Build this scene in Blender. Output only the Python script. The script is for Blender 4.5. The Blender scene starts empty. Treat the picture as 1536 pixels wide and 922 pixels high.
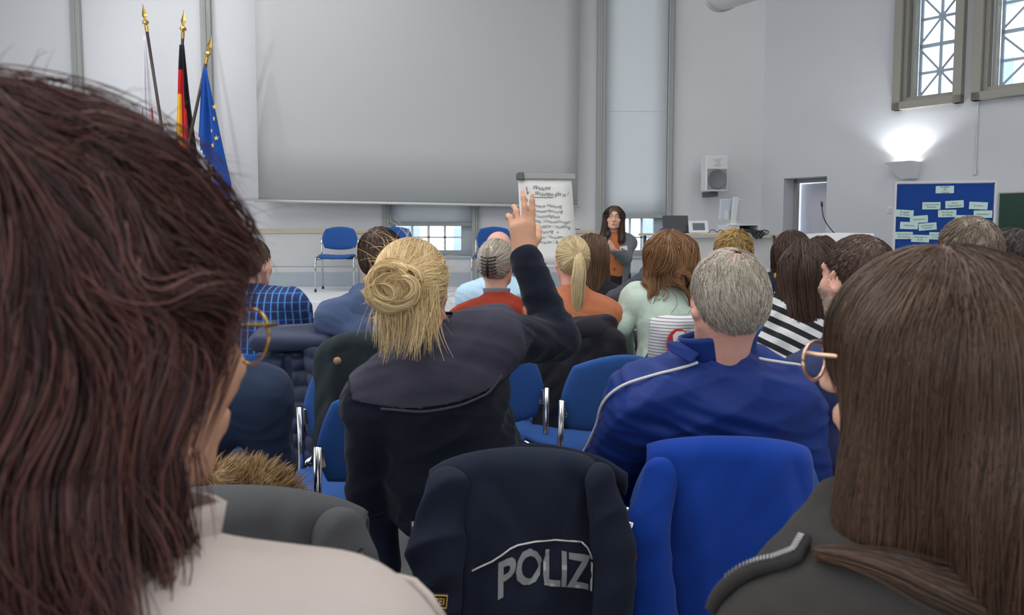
import bpy, bmesh, math, random
import numpy as np
from mathutils import Vector, Matrix

# ------------------------------------------------------------------ camera, world, lights, exposure
SC = bpy.context.scene
COL = SC.collection
F, CX, CY, EYE, PITCH = 1110.0, 768.0, 424.6, 1.31, math.radians(4)
cam_d = bpy.data.cameras.new('camera'); cam = bpy.data.objects.new('camera', cam_d); COL.objects.link(cam)
cam_d.sensor_fit = 'HORIZONTAL'; cam_d.sensor_width = 36; cam_d.lens = 36*F/1536
cam_d.shift_y = -(461-CY)/1536; cam_d.clip_start = .03; cam_d.clip_end = 200
cam.location = (0, 0, EYE); cam.rotation_euler = (math.radians(90)-PITCH, 0, 0)
cam_d.dof.use_dof = True; cam_d.dof.focus_distance = 3.6; cam_d.dof.aperture_fstop = 8.0
SC.camera = cam
SC.view_settings.view_transform = 'Standard'; SC.view_settings.look = 'None'
SC.view_settings.gamma = 1; SC.view_settings.use_curve_mapping = False
SC.view_settings.exposure = 0.13
SC.cycles.max_bounces = 6; SC.cycles.diffuse_bounces = 3; SC.cycles.glossy_bounces = 2
SC.cycles.transparent_max_bounces = 8; SC.cycles.caustics_reflective = False; SC.cycles.caustics_refractive = False
W = bpy.data.worlds.new('overcast_sky'); SC.world = W; W.use_nodes = True
bgn = W.node_tree.nodes['Background']; bgn.inputs[0].default_value = (.86, .93, 1, 1); bgn.inputs[1].default_value = 2.4

def area(name, loc, rot, sx, sy, watts, col=(1, 1, 1)):
    d = bpy.data.lights.new(name, 'AREA'); d.shape = 'RECTANGLE'; d.size = sx; d.size_y = sy
    d.energy = watts; d.color = col
    o = bpy.data.objects.new(name, d); o.location = loc; o.rotation_euler = rot; COL.objects.link(o); return o
area('ceiling_luminaire', (-3.2, 2.5, 5.8), (0, 0, 0), 1.6, 7, 160, (1, .985, .96))
area('ceiling_luminaire', (0.6, 2.5, 5.8), (0, 0, 0), 1.6, 7, 120, (1, .985, .96))
area('ceiling_luminaire', (4.0, 2.0, 5.8), (0, 0, 0), 1.6, 7, 85, (1, .985, .96))
area('ceiling_luminaire', (-3.6, 8.3, 5.8), (0, 0, 0), 5, 1.2, 70, (.97, .985, 1))
area('rear_daylight_fill', (0, -3.6, 2.9), (math.radians(90), 0, 0), 9, 3, 125, (.93, .965, 1))  # added fill lamp lighting the listeners' backs; wall_rear has no window
area('left_daylight_fill', (-7.2, 3, 3.2), (0, math.radians(-90), 0), 3, 8, 110, (.93, .965, 1))  # added unseen fill to brighten the left side; wall_left is solid

ld_ = bpy.data.lights.new('left_wall_spot', 'SPOT'); ld_.energy = 130; ld_.spot_size = math.radians(46); ld_.spot_blend = .8; ld_.shadow_soft_size = .03
lo_ = bpy.data.objects.new('left_wall_spot', ld_); COL.objects.link(lo_); lo_.location = (-6.9, 6.2, 3.0)
lo_.rotation_euler = (Vector((-4.0, 10.3, 3.7))-lo_.location).to_track_quat('-Z', 'Y').to_euler()

# ------------------------------------------------------------------ helpers
def P(px, py, Y):
    x = (px-CX)/F; y = -(py-CY)/F
    c, s = math.cos(PITCH), math.sin(PITCH)
    d = np.array([x, c+y*s, -s+y*c])
    return np.array([0, 0, EYE]) + d*(Y/d[1])
def V3(*a): return np.array(a, float)
def nrm(v):
    v = np.asarray(v, float); return v/(np.linalg.norm(v, axis=-1, keepdims=True)+1e-9)
def rotm(yaw=0, pitch=0, roll=0):
    "columns right, forward, up; yaw turns left, pitch looks up, roll leans to the right"
    m = Matrix.Rotation(yaw, 3, 'Z') @ Matrix.Rotation(pitch, 3, 'X') @ Matrix.Rotation(roll, 3, 'Y')
    return np.array(m)
D2R = math.radians
def lin(c):
    c = np.array(c, float)/255
    return np.where(c <= .04045, c/12.92, ((c+.055)/1.055)**2.4)

def new_mat(name):
    m = bpy.data.materials.new(name); m.use_nodes = True
    nt = m.node_tree; return m, nt, nt.nodes['Principled BSDF']
def N(nt, t, **kw):
    n = nt.nodes.new(t)
    for k, v in kw.items():
        if k.startswith('i_'):
            key = k[2:]; key = int(key) if key.isdigit() else key.replace('_', ' ')
            n.inputs[key].default_value = v
        else: setattr(n, k, v)
    return n
def L(nt, a, b): nt.links.new(a, b)
def rgba(c, b=1.0): return tuple(np.clip(lin(c)*b, 0, 1))+(1,)
def mat(name, c, rough=.6, metal=0, boost=1.25, spec=.5, noise=0, nscale=20, bump=0, bscale=200, sheen=0, coord='Object'):
    m, nt, p = new_mat(name)
    col = rgba(c, boost)
    p.inputs['Base Color'].default_value = col
    p.inputs['Roughness'].default_value = rough; p.inputs['Metallic'].default_value = metal
    p.inputs['Specular IOR Level'].default_value = spec
    if sheen: p.inputs['Sheen Weight'].default_value = sheen; p.inputs['Sheen Roughness'].default_value = .5
    tc = N(nt, 'ShaderNodeTexCoord')
    if noise:
        nz = N(nt, 'ShaderNodeTexNoise', i_Scale=nscale, i_Detail=4.0)
        L(nt, tc.outputs[coord], nz.inputs['Vector'])
        mx = N(nt, 'ShaderNodeMix', data_type='RGBA')
        mx.inputs['A'].default_value = tuple(np.array(col[:3])*(1-noise))+(1,)
        mx.inputs['B'].default_value = tuple(np.minimum(np.array(col[:3])*(1+noise), 1))+(1,)
        L(nt, nz.outputs['Fac'], mx.inputs['Factor']); L(nt, mx.outputs['Result'], p.inputs['Base Color'])
    if bump:
        n2 = N(nt, 'ShaderNodeTexNoise', i_Scale=bscale, i_Detail=3.0)
        L(nt, tc.outputs[coord], n2.inputs['Vector'])
        b = N(nt, 'ShaderNodeBump', i_Strength=bump, i_Distance=.002)
        L(nt, n2.outputs['Fac'], b.inputs['Height']); L(nt, b.outputs['Normal'], p.inputs['Normal'])
    return m
def fabric(name, c, boost=1.25, noise=.12, bump=.35, bscale=350, sheen=.04, rough=.9):
    return mat(name, c, rough, 0, boost, .2, noise, 60, bump, bscale, sheen)
def skin(name, c):
    m = mat(name, c, .5, 0, 1.15, .35, .10, 35, .12, 500)
    p = m.node_tree.nodes['Principled BSDF']
    p.inputs['Subsurface Weight'].default_value = .12
    p.inputs['Subsurface Radius'].default_value = (.01, .004, .002); p.inputs['Subsurface Scale'].default_value = .4
    return m
def hair_mat(name, cols, boost=1.2, rough=.42, spec=.4):
    "cols: colours the single strands vary between"
    m, nt, p = new_mat(name)
    g = N(nt, 'ShaderNodeNewGeometry'); r = N(nt, 'ShaderNodeValToRGB')
    el = r.color_ramp.elements
    while len(el) < len(cols): el.new(.5)
    for i, c in enumerate(cols):
        el[i].position = i/max(1, len(cols)-1); el[i].color = rgba(c, boost)
    L(nt, g.outputs['Random Per Island'], r.inputs['Fac']); L(nt, r.outputs['Color'], p.inputs['Base Color'])
    p.inputs['Roughness'].default_value = rough; p.inputs['Specular IOR Level'].default_value = spec
    return m
def glass_mat():
    m, nt, p = new_mat('window_glass'); nt.nodes.remove(p)
    t = N(nt, 'ShaderNodeBsdfTransparent'); t.inputs[0].default_value = (.93, .96, .97, 1)
    gl = N(nt, 'ShaderNodeBsdfGlossy'); gl.inputs['Roughness'].default_value = .03
    mx = N(nt, 'ShaderNodeMixShader'); mx.inputs[0].default_value = .06
    L(nt, t.outputs[0], mx.inputs[1]); L(nt, gl.outputs[0], mx.inputs[2])
    L(nt, mx.outputs[0], nt.nodes['Material Output'].inputs[0]); return m

def tag(o, label=None, cat=None, group=None, kind=None):
    if label: o['label'] = label
    if cat: o['category'] = cat
    if group: o['group'] = group
    if kind: o['kind'] = kind
    return o
def empty(name, loc, label, cat, rotz=0, group=None):
    o = bpy.data.objects.new(name, None); COL.objects.link(o); o.empty_display_size = .1
    o.location = tuple(loc); o.rotation_euler = (0, 0, rotz)
    return tag(o, label, cat, group)
def copy_tree(o, parent=None):
    c = o.copy(); COL.objects.link(c); c.parent = parent
    for ch in list(o.children): copy_tree(ch, c)
    return c
def link_mesh(name, me, m, parent=None):
    o = bpy.data.objects.new(name, me); COL.objects.link(o)
    for x in (m if isinstance(m, (list, tuple)) else [m]): me.materials.append(x)
    o.parent = parent; return o
def mesh_np(name, Vt, Fs, m, parent=None, off=None, smooth=True, mi=None, auto=None):
    "Vt (n,3); Fs list of (k,3)/(k,4) index arrays"
    Vt = np.asarray(Vt, np.float32)
    if off is not None: Vt = Vt - np.asarray(off, np.float32)
    Fs = [np.asarray(f, np.int32) for f in Fs if len(f)]
    me = bpy.data.meshes.new(name)
    me.vertices.add(len(Vt)); me.vertices.foreach_set('co', np.ascontiguousarray(Vt, np.float32).ravel())
    li = np.concatenate([f.ravel() for f in Fs]); tot = np.concatenate([np.full(len(f), f.shape[1], np.int32) for f in Fs])
    me.loops.add(len(li)); me.loops.foreach_set('vertex_index', li)
    st = np.concatenate([[0], np.cumsum(tot)[:-1]]).astype(np.int32)
    me.polygons.add(len(tot)); me.polygons.foreach_set('loop_start', st); me.polygons.foreach_set('loop_total', tot)
    if mi is not None: me.polygons.foreach_set('material_index', np.asarray(mi, np.int32))
    me.polygons.foreach_set('use_smooth', np.full(len(tot), smooth))
    me.update(calc_edges=True)
    return link_mesh(name, me, m, parent)

class MB:
    "collects shapes and links them as one mesh"
    def __init__(s): s.v = []; s.f = []; s.mi = []; s.cur = 0
    def add(s, vs, fs):
        b = len(s.v); s.v.extend([tuple(float(q) for q in x) for x in vs])
        for f in fs: s.f.append(tuple(b+i for i in f)); s.mi.append(s.cur)
    def box(s, c, d, R=None):
        h = np.array(d, float)/2; vs = []
        for x in (-1, 1):
            for y in (-1, 1):
                for z in (-1, 1):
                    q = np.array([x, y, z])*h
                    vs.append((R @ q if R is not None else q)+np.array(c, float))
        s.add(vs, [(0, 1, 3, 2), (4, 6, 7, 5), (0, 4, 5, 1), (2, 3, 7, 6), (0, 2, 6, 4), (1, 5, 7, 3)]); return s
    def box2(s, a, b):
        a = np.array(a, float); b = np.array(b, float); return s.box((a+b)/2, np.abs(b-a))
    def tube(s, pts, r, seg=10, cap=True):
        pts = np.array(pts, float); n = len(pts)
        rs = np.full(n, r) if np.isscalar(r) else np.array(r, float)
        T = np.gradient(pts, axis=0) if n > 2 else np.repeat((pts[1:]-pts[:1]), n, 0)
        T = nrm(T); up = V3(0, 0, 1) if abs(T[0][2]) < .9 else V3(1, 0, 0)
        A = nrm(np.cross(T[0], up)); vs = []
        for i in range(n):
            A = nrm(A - T[i]*np.dot(A, T[i])); B = np.cross(T[i], A)
            for k in range(seg):
                a = 2*math.pi*k/seg; vs.append(pts[i]+rs[i]*(math.cos(a)*A+math.sin(a)*B))
        fs = [(i*seg+k, i*seg+(k+1) % seg, (i+1)*seg+(k+1) % seg, (i+1)*seg+k) for i in range(n-1) for k in range(seg)]
        if cap: fs += [tuple(range(seg))[::-1], tuple((n-1)*seg+k for k in range(seg))]
        s.add(vs, fs); return s
    def lathe(s, prof, c=(0, 0, 0), seg=20, R=None):
        "prof: list of (radius, z)"
        vs = []
        for r, z in prof:
            for k in range(seg):
                a = 2*math.pi*k/seg; q = V3(r*math.cos(a), r*math.sin(a), z)
                vs.append((R @ q if R is not None else q)+np.array(c, float))
        n = len(prof)
        fs = [(i*seg+k, i*seg+(k+1) % seg, (i+1)*seg+(k+1) % seg, (i+1)*seg+k) for i in range(n-1) for k in range(seg)]
        fs += [tuple(range(seg))[::-1], tuple((n-1)*seg+k for k in range(seg))]
        s.add(vs, fs); return s
    def prism(s, poly, o, ex, ey, ez, t):
        "polygon (x,y) in frame (ex,ey) at o, extruded by t along ez"
        o, ex, ey, ez = (np.array(q, float) for q in (o, ex, ey, ez)); n = len(poly)
        vs = [o+ex*a+ey*b for a, b in poly]+[o+ex*a+ey*b+ez*t for a, b in poly]
        s.add(vs, [tuple(range(n))[::-1], tuple(range(n, 2*n))]+[(i, (i+1) % n, n+(i+1) % n, n+i) for i in range(n)]); return s
    def grid(s, fn, nu, nv, close_u=False):
        vs = [fn(i/(nu-1) if not close_u else i/nu, j/(nv-1)) for j in range(nv) for i in range(nu)]
        m = nu if close_u else nu-1
        s.add(vs, [(j*nu+i, j*nu+(i+1) % nu, (j+1)*nu+(i+1) % nu, (j+1)*nu+i) for j in range(nv-1) for i in range(m)]); return s
    def pad(s, fn, w, h, t, rnd=.45, nu=17, nv=13):
        "pillow-edged rounded panel; fn(x,y,z) bends it into place"
        def sheet(sgn):
            out = []
            for j in range(nv):
                for i in range(nu):
                    a = math.sin(math.pi/2*(2*i/(nu-1)-1)); b = math.sin(math.pi/2*(2*j/(nv-1)-1))
                    x = a*math.sqrt(max(0, 1-rnd*b*b)) ; y = b*math.sqrt(max(0, 1-rnd*a*a))
                    m = max(abs(a), abs(b))
                    out.append(fn(x*w/2/1.0, y*h/2, sgn*t/2*math.sqrt(max(0, 1-m**7))))
            return out
        q = [(j*nu+i, j*nu+i+1, (j+1)*nu+i+1, (j+1)*nu+i) for j in range(nv-1) for i in range(nu-1)]
        s.add(sheet(1), q); s.add(sheet(-1), [f[::-1] for f in q]); return s
    def build(s, name, m, parent=None, off=None, smooth=False, bevel=0, weld=False, solid=0):
        me = bpy.data.meshes.new(name)
        vs = np.array(s.v)
        if off is not None: vs = vs-np.array(off)
        me.from_pydata([tuple(q) for q in vs], [], s.f); me.update()
        if len(set(s.mi)) > 1: me.polygons.foreach_set('material_index', s.mi)
        bm = bmesh.new(); bm.from_mesh(me)
        if weld: bmesh.ops.remove_doubles(bm, verts=bm.verts, dist=1e-5)
        bmesh.ops.recalc_face_normals(bm, faces=bm.faces); bm.to_mesh(me); bm.free()
        if smooth: me.polygons.foreach_set('use_smooth', [True]*len(me.polygons)); me.update()
        o = link_mesh(name, me, m, parent)
        if bevel:
            b = o.modifiers.new('bevel', 'BEVEL'); b.width = bevel; b.segments = 2; b.limit_method = 'ANGLE'
        if solid:
            b = o.modifiers.new('thick', 'SOLIDIFY'); b.thickness = solid; b.offset = 0
        if smooth and not weld and bevel: me.polygons.foreach_set('use_smooth', [True]*len(me.polygons))
        return o

def text_mesh(txt, size, bold=0.0, shear=0.0, depth=.0005):
    cu = bpy.data.curves.new('t', 'FONT'); cu.body = txt; cu.size = size; cu.offset = bold; cu.shear = shear; cu.extrude = depth
    cu.resolution_u = 3
    o = bpy.data.objects.new('t', cu); COL.objects.link(o)
    bpy.context.view_layer.update()
    me = bpy.data.meshes.new_from_object(o.evaluated_get(bpy.context.evaluated_depsgraph_get()))
    vs = np.array([v.co[:] for v in me.vertices]); fs = [tuple(p.vertices) for p in me.polygons]
    bpy.data.objects.remove(o); bpy.data.curves.remove(cu); bpy.data.meshes.remove(me)
    return vs, fs

# ------------------------------------------------------------------ signed distance modelling
class Sdf:
    def __init__(s): s.p = []
    def cap(s, a, b, ra, rb=None, k=.02, op=0, fl=None):
        a = np.array(a, float); b = np.array(b, float); rb = ra if rb is None else rb
        m = max(ra, rb); s.p.append(('c', a, b, ra, rb, fl, k, op, np.minimum(a, b)-m, np.maximum(a, b)+m)); return s
    def ell(s, c, r, R=None, k=.02, op=0):
        c = np.array(c, float); r = np.array(r, float); m = r.max()
        s.p.append(('e', c, r, None, None, R, k, op, c-m, c+m)); return s
    def plane(s, p, n):
        s.p.append(('p', np.array(p, float), nrm(n), None, None, None, 0, 2, None, None)); return s
    def ext(s, o): s.p += o.p; return s
    @staticmethod
    def d1(q, X):
        if q[0] == 'c':
            _, a, b, ra, rb, fl = q[:6]; ab = b-a; dd = float(ab @ ab)+1e-12
            t = np.clip(((X-a) @ ab)/dd, 0, 1)
            v = X-a-t[..., None]*ab
            if fl is not None:
                n, k = fl; v = v+(v @ n)[..., None]*n*(k-1)
            return np.sqrt((v*v).sum(-1))-(ra+(rb-ra)*t)
        if q[0] == 'e':
            v = X-q[1]
            if q[5] is not None: v = v @ q[5]
            k0 = np.sqrt(((v/q[2])**2).sum(-1)); k1 = np.sqrt(((v/q[2]**2)**2).sum(-1))+1e-9
            return k0*(k0-1)/k1
        return (X-q[1]) @ q[2]
    @staticmethod
    def comb(D, d, k, op):
        if op == 2: return np.maximum(D, d)
        if op == 1:
            d = -d
            if k <= 0: return np.maximum(D, d)
            h = np.maximum(k-np.abs(D-d), 0)/k; return np.maximum(D, d)+h*h*k/4
        if k <= 0: return np.minimum(D, d)
        h = np.maximum(k-np.abs(D-d), 0)/k; return np.minimum(D, d)-h*h*k/4
    def ev(s, X):
        D = np.full(X.shape[:-1], 10.)
        for q in s.p: D = s.comb(D, s.d1(q, X), q[6], q[7])
        return D
    def grad(s, X, e=.002):
        d = s.ev(X); g = np.stack([s.ev(X+np.eye(3)[i]*e)-d for i in range(3)], -1)
        return d, nrm(g)
    def project(s, X, off=0., it=4):
        X = np.array(X, float)
        for _ in range(it):
            d, g = s.grad(X); X = X-g*(d-off)[..., None]
        return X
    def mesh(s, h, smooth=1):
        ad = [q for q in s.p if q[7] == 0]
        lo = np.min([q[8] for q in ad], 0)-4*h; hi = np.max([q[9] for q in ad], 0)+4*h
        n = np.ceil((hi-lo)/h).astype(int)+1
        D = np.full(n, 1., np.float32)
        ax = [lo[i]+h*np.arange(n[i]) for i in range(3)]
        for q in s.p:
            if q[8] is None: i0, i1 = np.zeros(3, int), n
            else:
                mg = q[6]+2.5*h
                i0 = np.clip(((q[8]-mg-lo)/h).astype(int), 0, n); i1 = np.clip(((q[9]+mg-lo)/h).astype(int)+2, 0, n)
            sl = tuple(slice(i0[i], i1[i]) for i in range(3))
            X = np.stack(np.meshgrid(*[ax[i][sl[i]] for i in range(3)], indexing='ij'), -1)
            D[sl] = s.comb(D[sl], s.d1(q, X), q[6], q[7])
        return nets(D, lo, h, smooth)
CORN = np.array([[i, j, k] for i in (0, 1) for j in (0, 1) for k in (0, 1)])
EDG = [(a, b) for a in range(8) for b in range(a+1, 8) if np.abs(CORN[a]-CORN[b]).sum() == 1]
def nets(D, lo, h, smooth=1):
    ins = D < 0; n = np.array(D.shape)
    c = np.zeros(n-1, np.int8)
    for q in CORN: c += ins[q[0]:n[0]-1+q[0], q[1]:n[1]-1+q[1], q[2]:n[2]-1+q[2]]
    idx = np.argwhere((c > 0) & (c < 8)); ident = np.full(n-1, -1, np.int32)
    ident[tuple(idx.T)] = np.arange(len(idx))
    val = np.stack([D[tuple((idx+q).T)] for q in CORN], -1)
    pos = np.zeros((len(idx), 3)); cnt = np.zeros(len(idx))
    for a, b in EDG:
        va, vb = val[:, a], val[:, b]; m = (va < 0) != (vb < 0)
        t = np.where(m, va/np.where(m, va-vb, 1), 0)
        pos += m[:, None]*(CORN[a]+t[:, None]*(CORN[b]-CORN[a])); cnt += m
    Vt = lo+h*(idx+pos/cnt[:, None]); Fs = []
    for axn in range(3):
        u, w = [(1, 2), (2, 0), (0, 1)][axn]
        a = np.argwhere(np.diff(ins, axis=axn))
        a = a[(a[:, u] > 0) & (a[:, w] > 0) & (a[:, u] < n[u]-1) & (a[:, w] < n[w]-1)]
        eu = np.eye(3, dtype=int)[u]; ew = np.eye(3, dtype=int)[w]
        q = np.stack([ident[tuple(x.T)] for x in (a-eu-ew, a-ew, a, a-eu)], -1)
        fl = ~ins[tuple(a.T)]; q[fl] = q[fl][:, ::-1]; Fs.append(q)
    Fq = np.concatenate(Fs); Fq = Fq[(Fq >= 0).all(1)]
    for _ in range(smooth): Vt = lap(Vt, Fq)
    return Vt, Fq
def lap(Vt, Fq, f=.6):
    acc = np.zeros_like(Vt); cnt = np.zeros(len(Vt))
    for i in range(4):
        a, b = Fq[:, i], Fq[:, (i+1) % 4]
        for q in range(3): acc[:, q] += np.bincount(a, Vt[b, q], len(Vt))+np.bincount(b, Vt[a, q], len(Vt))
        cnt += np.bincount(a, minlength=len(Vt))+np.bincount(b, minlength=len(Vt))
    return Vt+f*(acc/np.maximum(cnt, 1)[:, None]-Vt)
def vnormals(Vt, Fq):
    fn = np.cross(Vt[Fq[:, 2]]-Vt[Fq[:, 0]], Vt[Fq[:, 3 % Fq.shape[1]]]-Vt[Fq[:, 1]]); o = np.zeros_like(Vt)
    for i in range(Fq.shape[1]):
        for q in range(3): o[:, q] += np.bincount(Fq[:, i], fn[:, q], len(Vt))
    return nrm(o)
def wave(X, seed, freq, n=5, warp=.8):
    "smooth random field, about -1..1"
    r = np.random.RandomState(seed); out = 0
    for i in range(n):
        k = nrm(r.normal(size=3))*freq*r.uniform(.6, 1.6); k2 = nrm(r.normal(size=3))*freq*.7
        out = out+np.sin(X @ k+r.uniform(0, 6)+warp*np.sin(X @ k2+r.uniform(0, 6)))
    return out/n*1.4
def folds(X, seed, freq, axis, squash=.25):
    "crease-like field: long along axis"
    a = nrm(axis); Y = X-(X @ a)[..., None]*a*(1-squash)
    w = wave(Y, seed, freq, 4, 1.2); return 1-np.abs(w)*2
def clip(Vt, Fq, val, keepf=None):
    "part of a quad mesh where val > 0, with the rim pulled onto val = 0"
    ins = val > 0; k = ins[Fq].any(1)
    if keepf is not None: k &= keepf
    Fk = Fq[k]; V2 = Vt.copy(); acc = np.zeros_like(Vt); cnt = np.zeros(len(Vt))
    for i in range(4):
        for a, b in ((Fk[:, i], Fk[:, (i+1) % 4]), (Fk[:, (i+1) % 4], Fk[:, i])):
            m = ins[a] & ~ins[b]; a, b = a[m], b[m]; t = val[a]/(val[a]-val[b]); np.add.at(acc, b, Vt[a]+t[:, None]*(Vt[b]-Vt[a])); np.add.at(cnt, b, 1)
    m = cnt > 0; V2[m] = acc[m]/cnt[m][:, None]
    return submesh(V2, Fk, np.ones(len(Fk), bool))
def submesh(Vt, Fq, keep):
    Fk = Fq[keep]; u, inv = np.unique(Fk, return_inverse=True)
    return Vt[u], inv.reshape(Fk.shape)

# ------------------------------------------------------------------ materials of the room
M_wall = mat('white_plaster', (216, 217, 220), .85, boost=1.0, spec=.2, noise=.025, nscale=3, bump=.25, bscale=60)
M_rough = mat('white_render', (206, 208, 213), .85, boost=1.0, spec=.2, noise=.02, nscale=4, bump=.7, bscale=14)
M_panel = mat('grey_panel', (205, 206, 206), .7, boost=1.0, spec=.3)
M_post = mat('grey_green_metal', (160, 163, 160), .5, boost=1.0, spec=.4)
M_dgrey = mat('dark_grey_plastic', (84, 86, 88), .5, boost=1.0)
M_floor = mat('grey_linoleum', (150, 150, 148), .45, boost=1.0, noise=.08, nscale=25)
M_stage = mat('white_stage_floor', (226, 230, 234), .4, boost=1.0, noise=.02)
M_ceil = mat('white_ceiling', (236, 236, 236), .9, boost=1.0)
M_wood = mat('pale_beech', (205, 188, 155), .5, boost=1.0, noise=.1, nscale=12)
M_blind = mat('blue_white_blind', (226, 233, 238), .8, boost=1.0, spec=.2, bump=.15, bscale=120)
M_screen = mat('screen_fabric', (186, 188, 187), .9, boost=1.0, spec=.1, bump=.1, bscale=300)
M_chrome = mat('chrome', (200, 200, 202), .16, 1.0, boost=1.0)
M_black = mat('black_plastic', (28, 28, 30), .45, boost=1.0)
M_white = mat('white_plastic', (226, 228, 230), .45, boost=1.0)
M_paper = mat('white_paper', (226, 226, 222), .8, boost=1.0, spec=.2)
M_ink = mat('blue_black_ink', (52, 60, 82), .7, boost=1.0)
M_blue = fabric('blue_upholstery', (42, 80, 142), 1.25, .08, .3, 500, .05)
M_gold = mat('gold_metal', (205, 170, 95), .25, 1.0, boost=1.0)
M_glass = glass_mat()
def st(o, lab=None): return tag(o, lab, kind='structure')

# ------------------------------------------------------------------ room shell
DB = 10.3
def bx(px): return (px-CX)/F*DB
def bz(py): return P(CX, py, DB)[2]
XL, XR, CE = -7.6, 3.45, 6.0
A0, A1, B0, B1 = bx(585), bx(708), bx(905), bx(1000)
sill, wtop = bz(383), 5.2
m = MB()
for a, b in ((XL-.3, A0), (A1, B0), (B1, XR+.25)): m.box2((a, DB, 0), (b, DB+.35, CE))
for a, b in ((A0, A1), (B0, B1)):
    m.box2((a, DB, 0), (b, DB+.35, sill)); m.box2((a, DB, wtop), (b, DB+.35, CE))
st(m.build('wall_back', M_wall))
t2, n2 = V3(.64, -.768, 0), V3(-.768, -.64, 0)
def WR(s, z, out=0.): return V3(XR, DB, z)+t2*s*V3(1, 1, 0)+n2*out
SE = 6.0
RW = np.array([t2, -n2, V3(0, 0, 1)]).T      # wall frame: along, into the wall, up
def wbox(mb, s0, s1, z0, z1, o0, o1):
    c = WR((s0+s1)/2, (z0+z1)/2, (o0+o1)/2); mb.box(c, (s1-s0, abs(o1-o0), z1-z0), RW)
def ws(px):
    q = (px-CX)/F; return (q*DB-XR)/(.64+.768*q)
win = [(ws(1346), ws(1423)), (ws(1464), ws(1464)+.66), (ws(1464)+1.0, ws(1464)+1.66)]
WZ0, WZ1 = 2.83, 5.3
d0, d1, dz = ws(1173), ws(1237), 2.02
m = MB()
edges = [0, d0, d1]+[q for w in win for q in w]+[SE]
wbox(m, -.3, d0, 0, CE, 0, -.4); wbox(m, d0, d1, dz, CE, 0, -.4); wbox(m, d1, win[0][0], 0, CE, 0, -.4)
for i, (a, b) in enumerate(win):
    wbox(m, a, b, 0, WZ0, 0, -.4); wbox(m, a, b, WZ1, CE, 0, -.4)
    wbox(m, b, win[i+1][0] if i < 2 else SE, 0, CE, 0, -.4)
st(m.build('wall_right', M_rough))
E = WR(SE, 0)
m = MB(); m.box2((E[0], -4.2, 0), (E[0]+.3, E[1]+.15, CE)); st(m.build('wall_side', M_wall))
m = MB(); m.box2((XL-.3, -4.2, 0), (XL, DB+.3, CE)); st(m.build('wall_left', M_wall))
m = MB(); m.box2((XL, -4.3, 0), (E[0], -4.0, CE)); st(m.build('wall_rear', M_wall))
m = MB(); m.box2((XL-.3, -4.3, -.2), (E[0]+.3, DB+.35, 0)); st(m.build('floor', M_floor))
m = MB(); m.box2((XL-.3, -4.3, CE), (E[0]+.3, DB+.35, CE+.2)); st(m.build('ceiling', M_ceil))
SY, SZ = 8.0, .55
m = MB(); m.prism([(XL, SY), (WR(0, 0)[0]+1.75, SY), (XR, DB), (XL, DB)], (0, 0, 0), (1, 0, 0), (0, 1, 0), (0, 0, 1), SZ)
st(m.build('stage', M_stage, bevel=.006))
# wall posts, rail, lower panels
for i, (a, b) in enumerate(((123, 137), (313, 328), (575, 585), (708, 717), (893, 905), (1000, 1006))):
    m = MB(); m.box2((bx(a), DB-.07, SZ), (bx(b), DB, CE)); m.box2((bx((a+b)/2)-.012, DB-.085, SZ), (bx((a+b)/2)+.012, DB-.07, CE))
    st(m.build('trim_%d' % (i+1), M_post, bevel=.004))
k = 7
for a, b in ((20, 575), (717, 893)):
    m = MB(); m.box2((bx(a), DB-.05, 1.285), (bx(b), DB, 1.325)); st(m.build('trim_%d' % k, M_wood, bevel=.004)); k += 1
    m = MB(); m.box2((bx(a), DB-.025, .83), (bx(b), DB, 1.285)); st(m.build('trim_%d' % k, M_panel)); k += 1
m = MB(); m.box2((bx(-40), DB-.06, SZ), (bx(1003), DB, SZ+.19)); st(m.build('baseboard_back', mat('blue_grey_metal', (166, 176, 184), .5, boost=1.0), bevel=.006))
# low windows behind the stage
def low_window(idx, a, b, nv):
    r = MB(); y = DB+.14; z1 = bz(322)
    r.box2((a, y, sill), (b, y+.07, sill+.07)); r.box2((a, y, z1-.05), (b, y+.07, z1))
    for x in (a, b-.16): r.box2((x, y+.004, sill+.07), (x+.16 if x > a else x+.06, y+.066, z1-.05))
    r.box2((a-.0, DB-.03, sill-.04), (b, DB+.14, sill))
    r.box2((a, y, z1), (b, y+.07, wtop))
    o = st(r.build('window_%d' % idx, mat('window_frame_paint', (170, 182, 188), .5, boost=1.0), bevel=.004))
    q = MB()
    for i in range(1, nv+1):
        x = a+.06+(b-a-.22)*i/(nv+1); q.box2((x-.016, y+.02, sill+.07), (x+.016, y+.05, z1-.05))
    q.box2((a+.06, y+.02, sill+.24), (b-.16, y+.05, sill+.262)); q.build('muntin', M_blind, o)
    g = MB(); g.box2((a+.05, y+.03, sill+.05), (b-.1, y+.038, z1-.04)); g.build('pane', M_glass, o)
low_window(1, A0, A1, 3); low_window(2, B0, B1, 3)
def blind(a, b, z0, lab):
    o = empty('roller_blind', ((a+b)/2, DB+.05, z0), lab, 'blind', group='roller blinds')
    m = MB(); n = 14
    m.grid(lambda u, v: (a+.01+(b-a-.02)*u, DB+.05+.004*math.sin(v*5), z0+(wtop-z0)*v), 5, n); m.build('blind_fabric', M_blind, o, o.location, smooth=True, solid=.003)
    m = MB(); m.box2((a+.01, DB+.03, z0-.045), (b-.01, DB+.07, z0+.005)); m.build('bottom_bar', M_post, o, o.location, bevel=.006)
    m = MB(); m.box2((a+.01, DB+.048, z0+1.42), (b-.01, DB+.053, z0+1.425)); m.build('seam', M_panel, o, o.location)
blind(A0, A1, bz(334), 'white roller blind half hidden below the projection screen')
blind(B0, B1, bz(322), 'tall bluish white roller blind behind the standing speaker')
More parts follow.
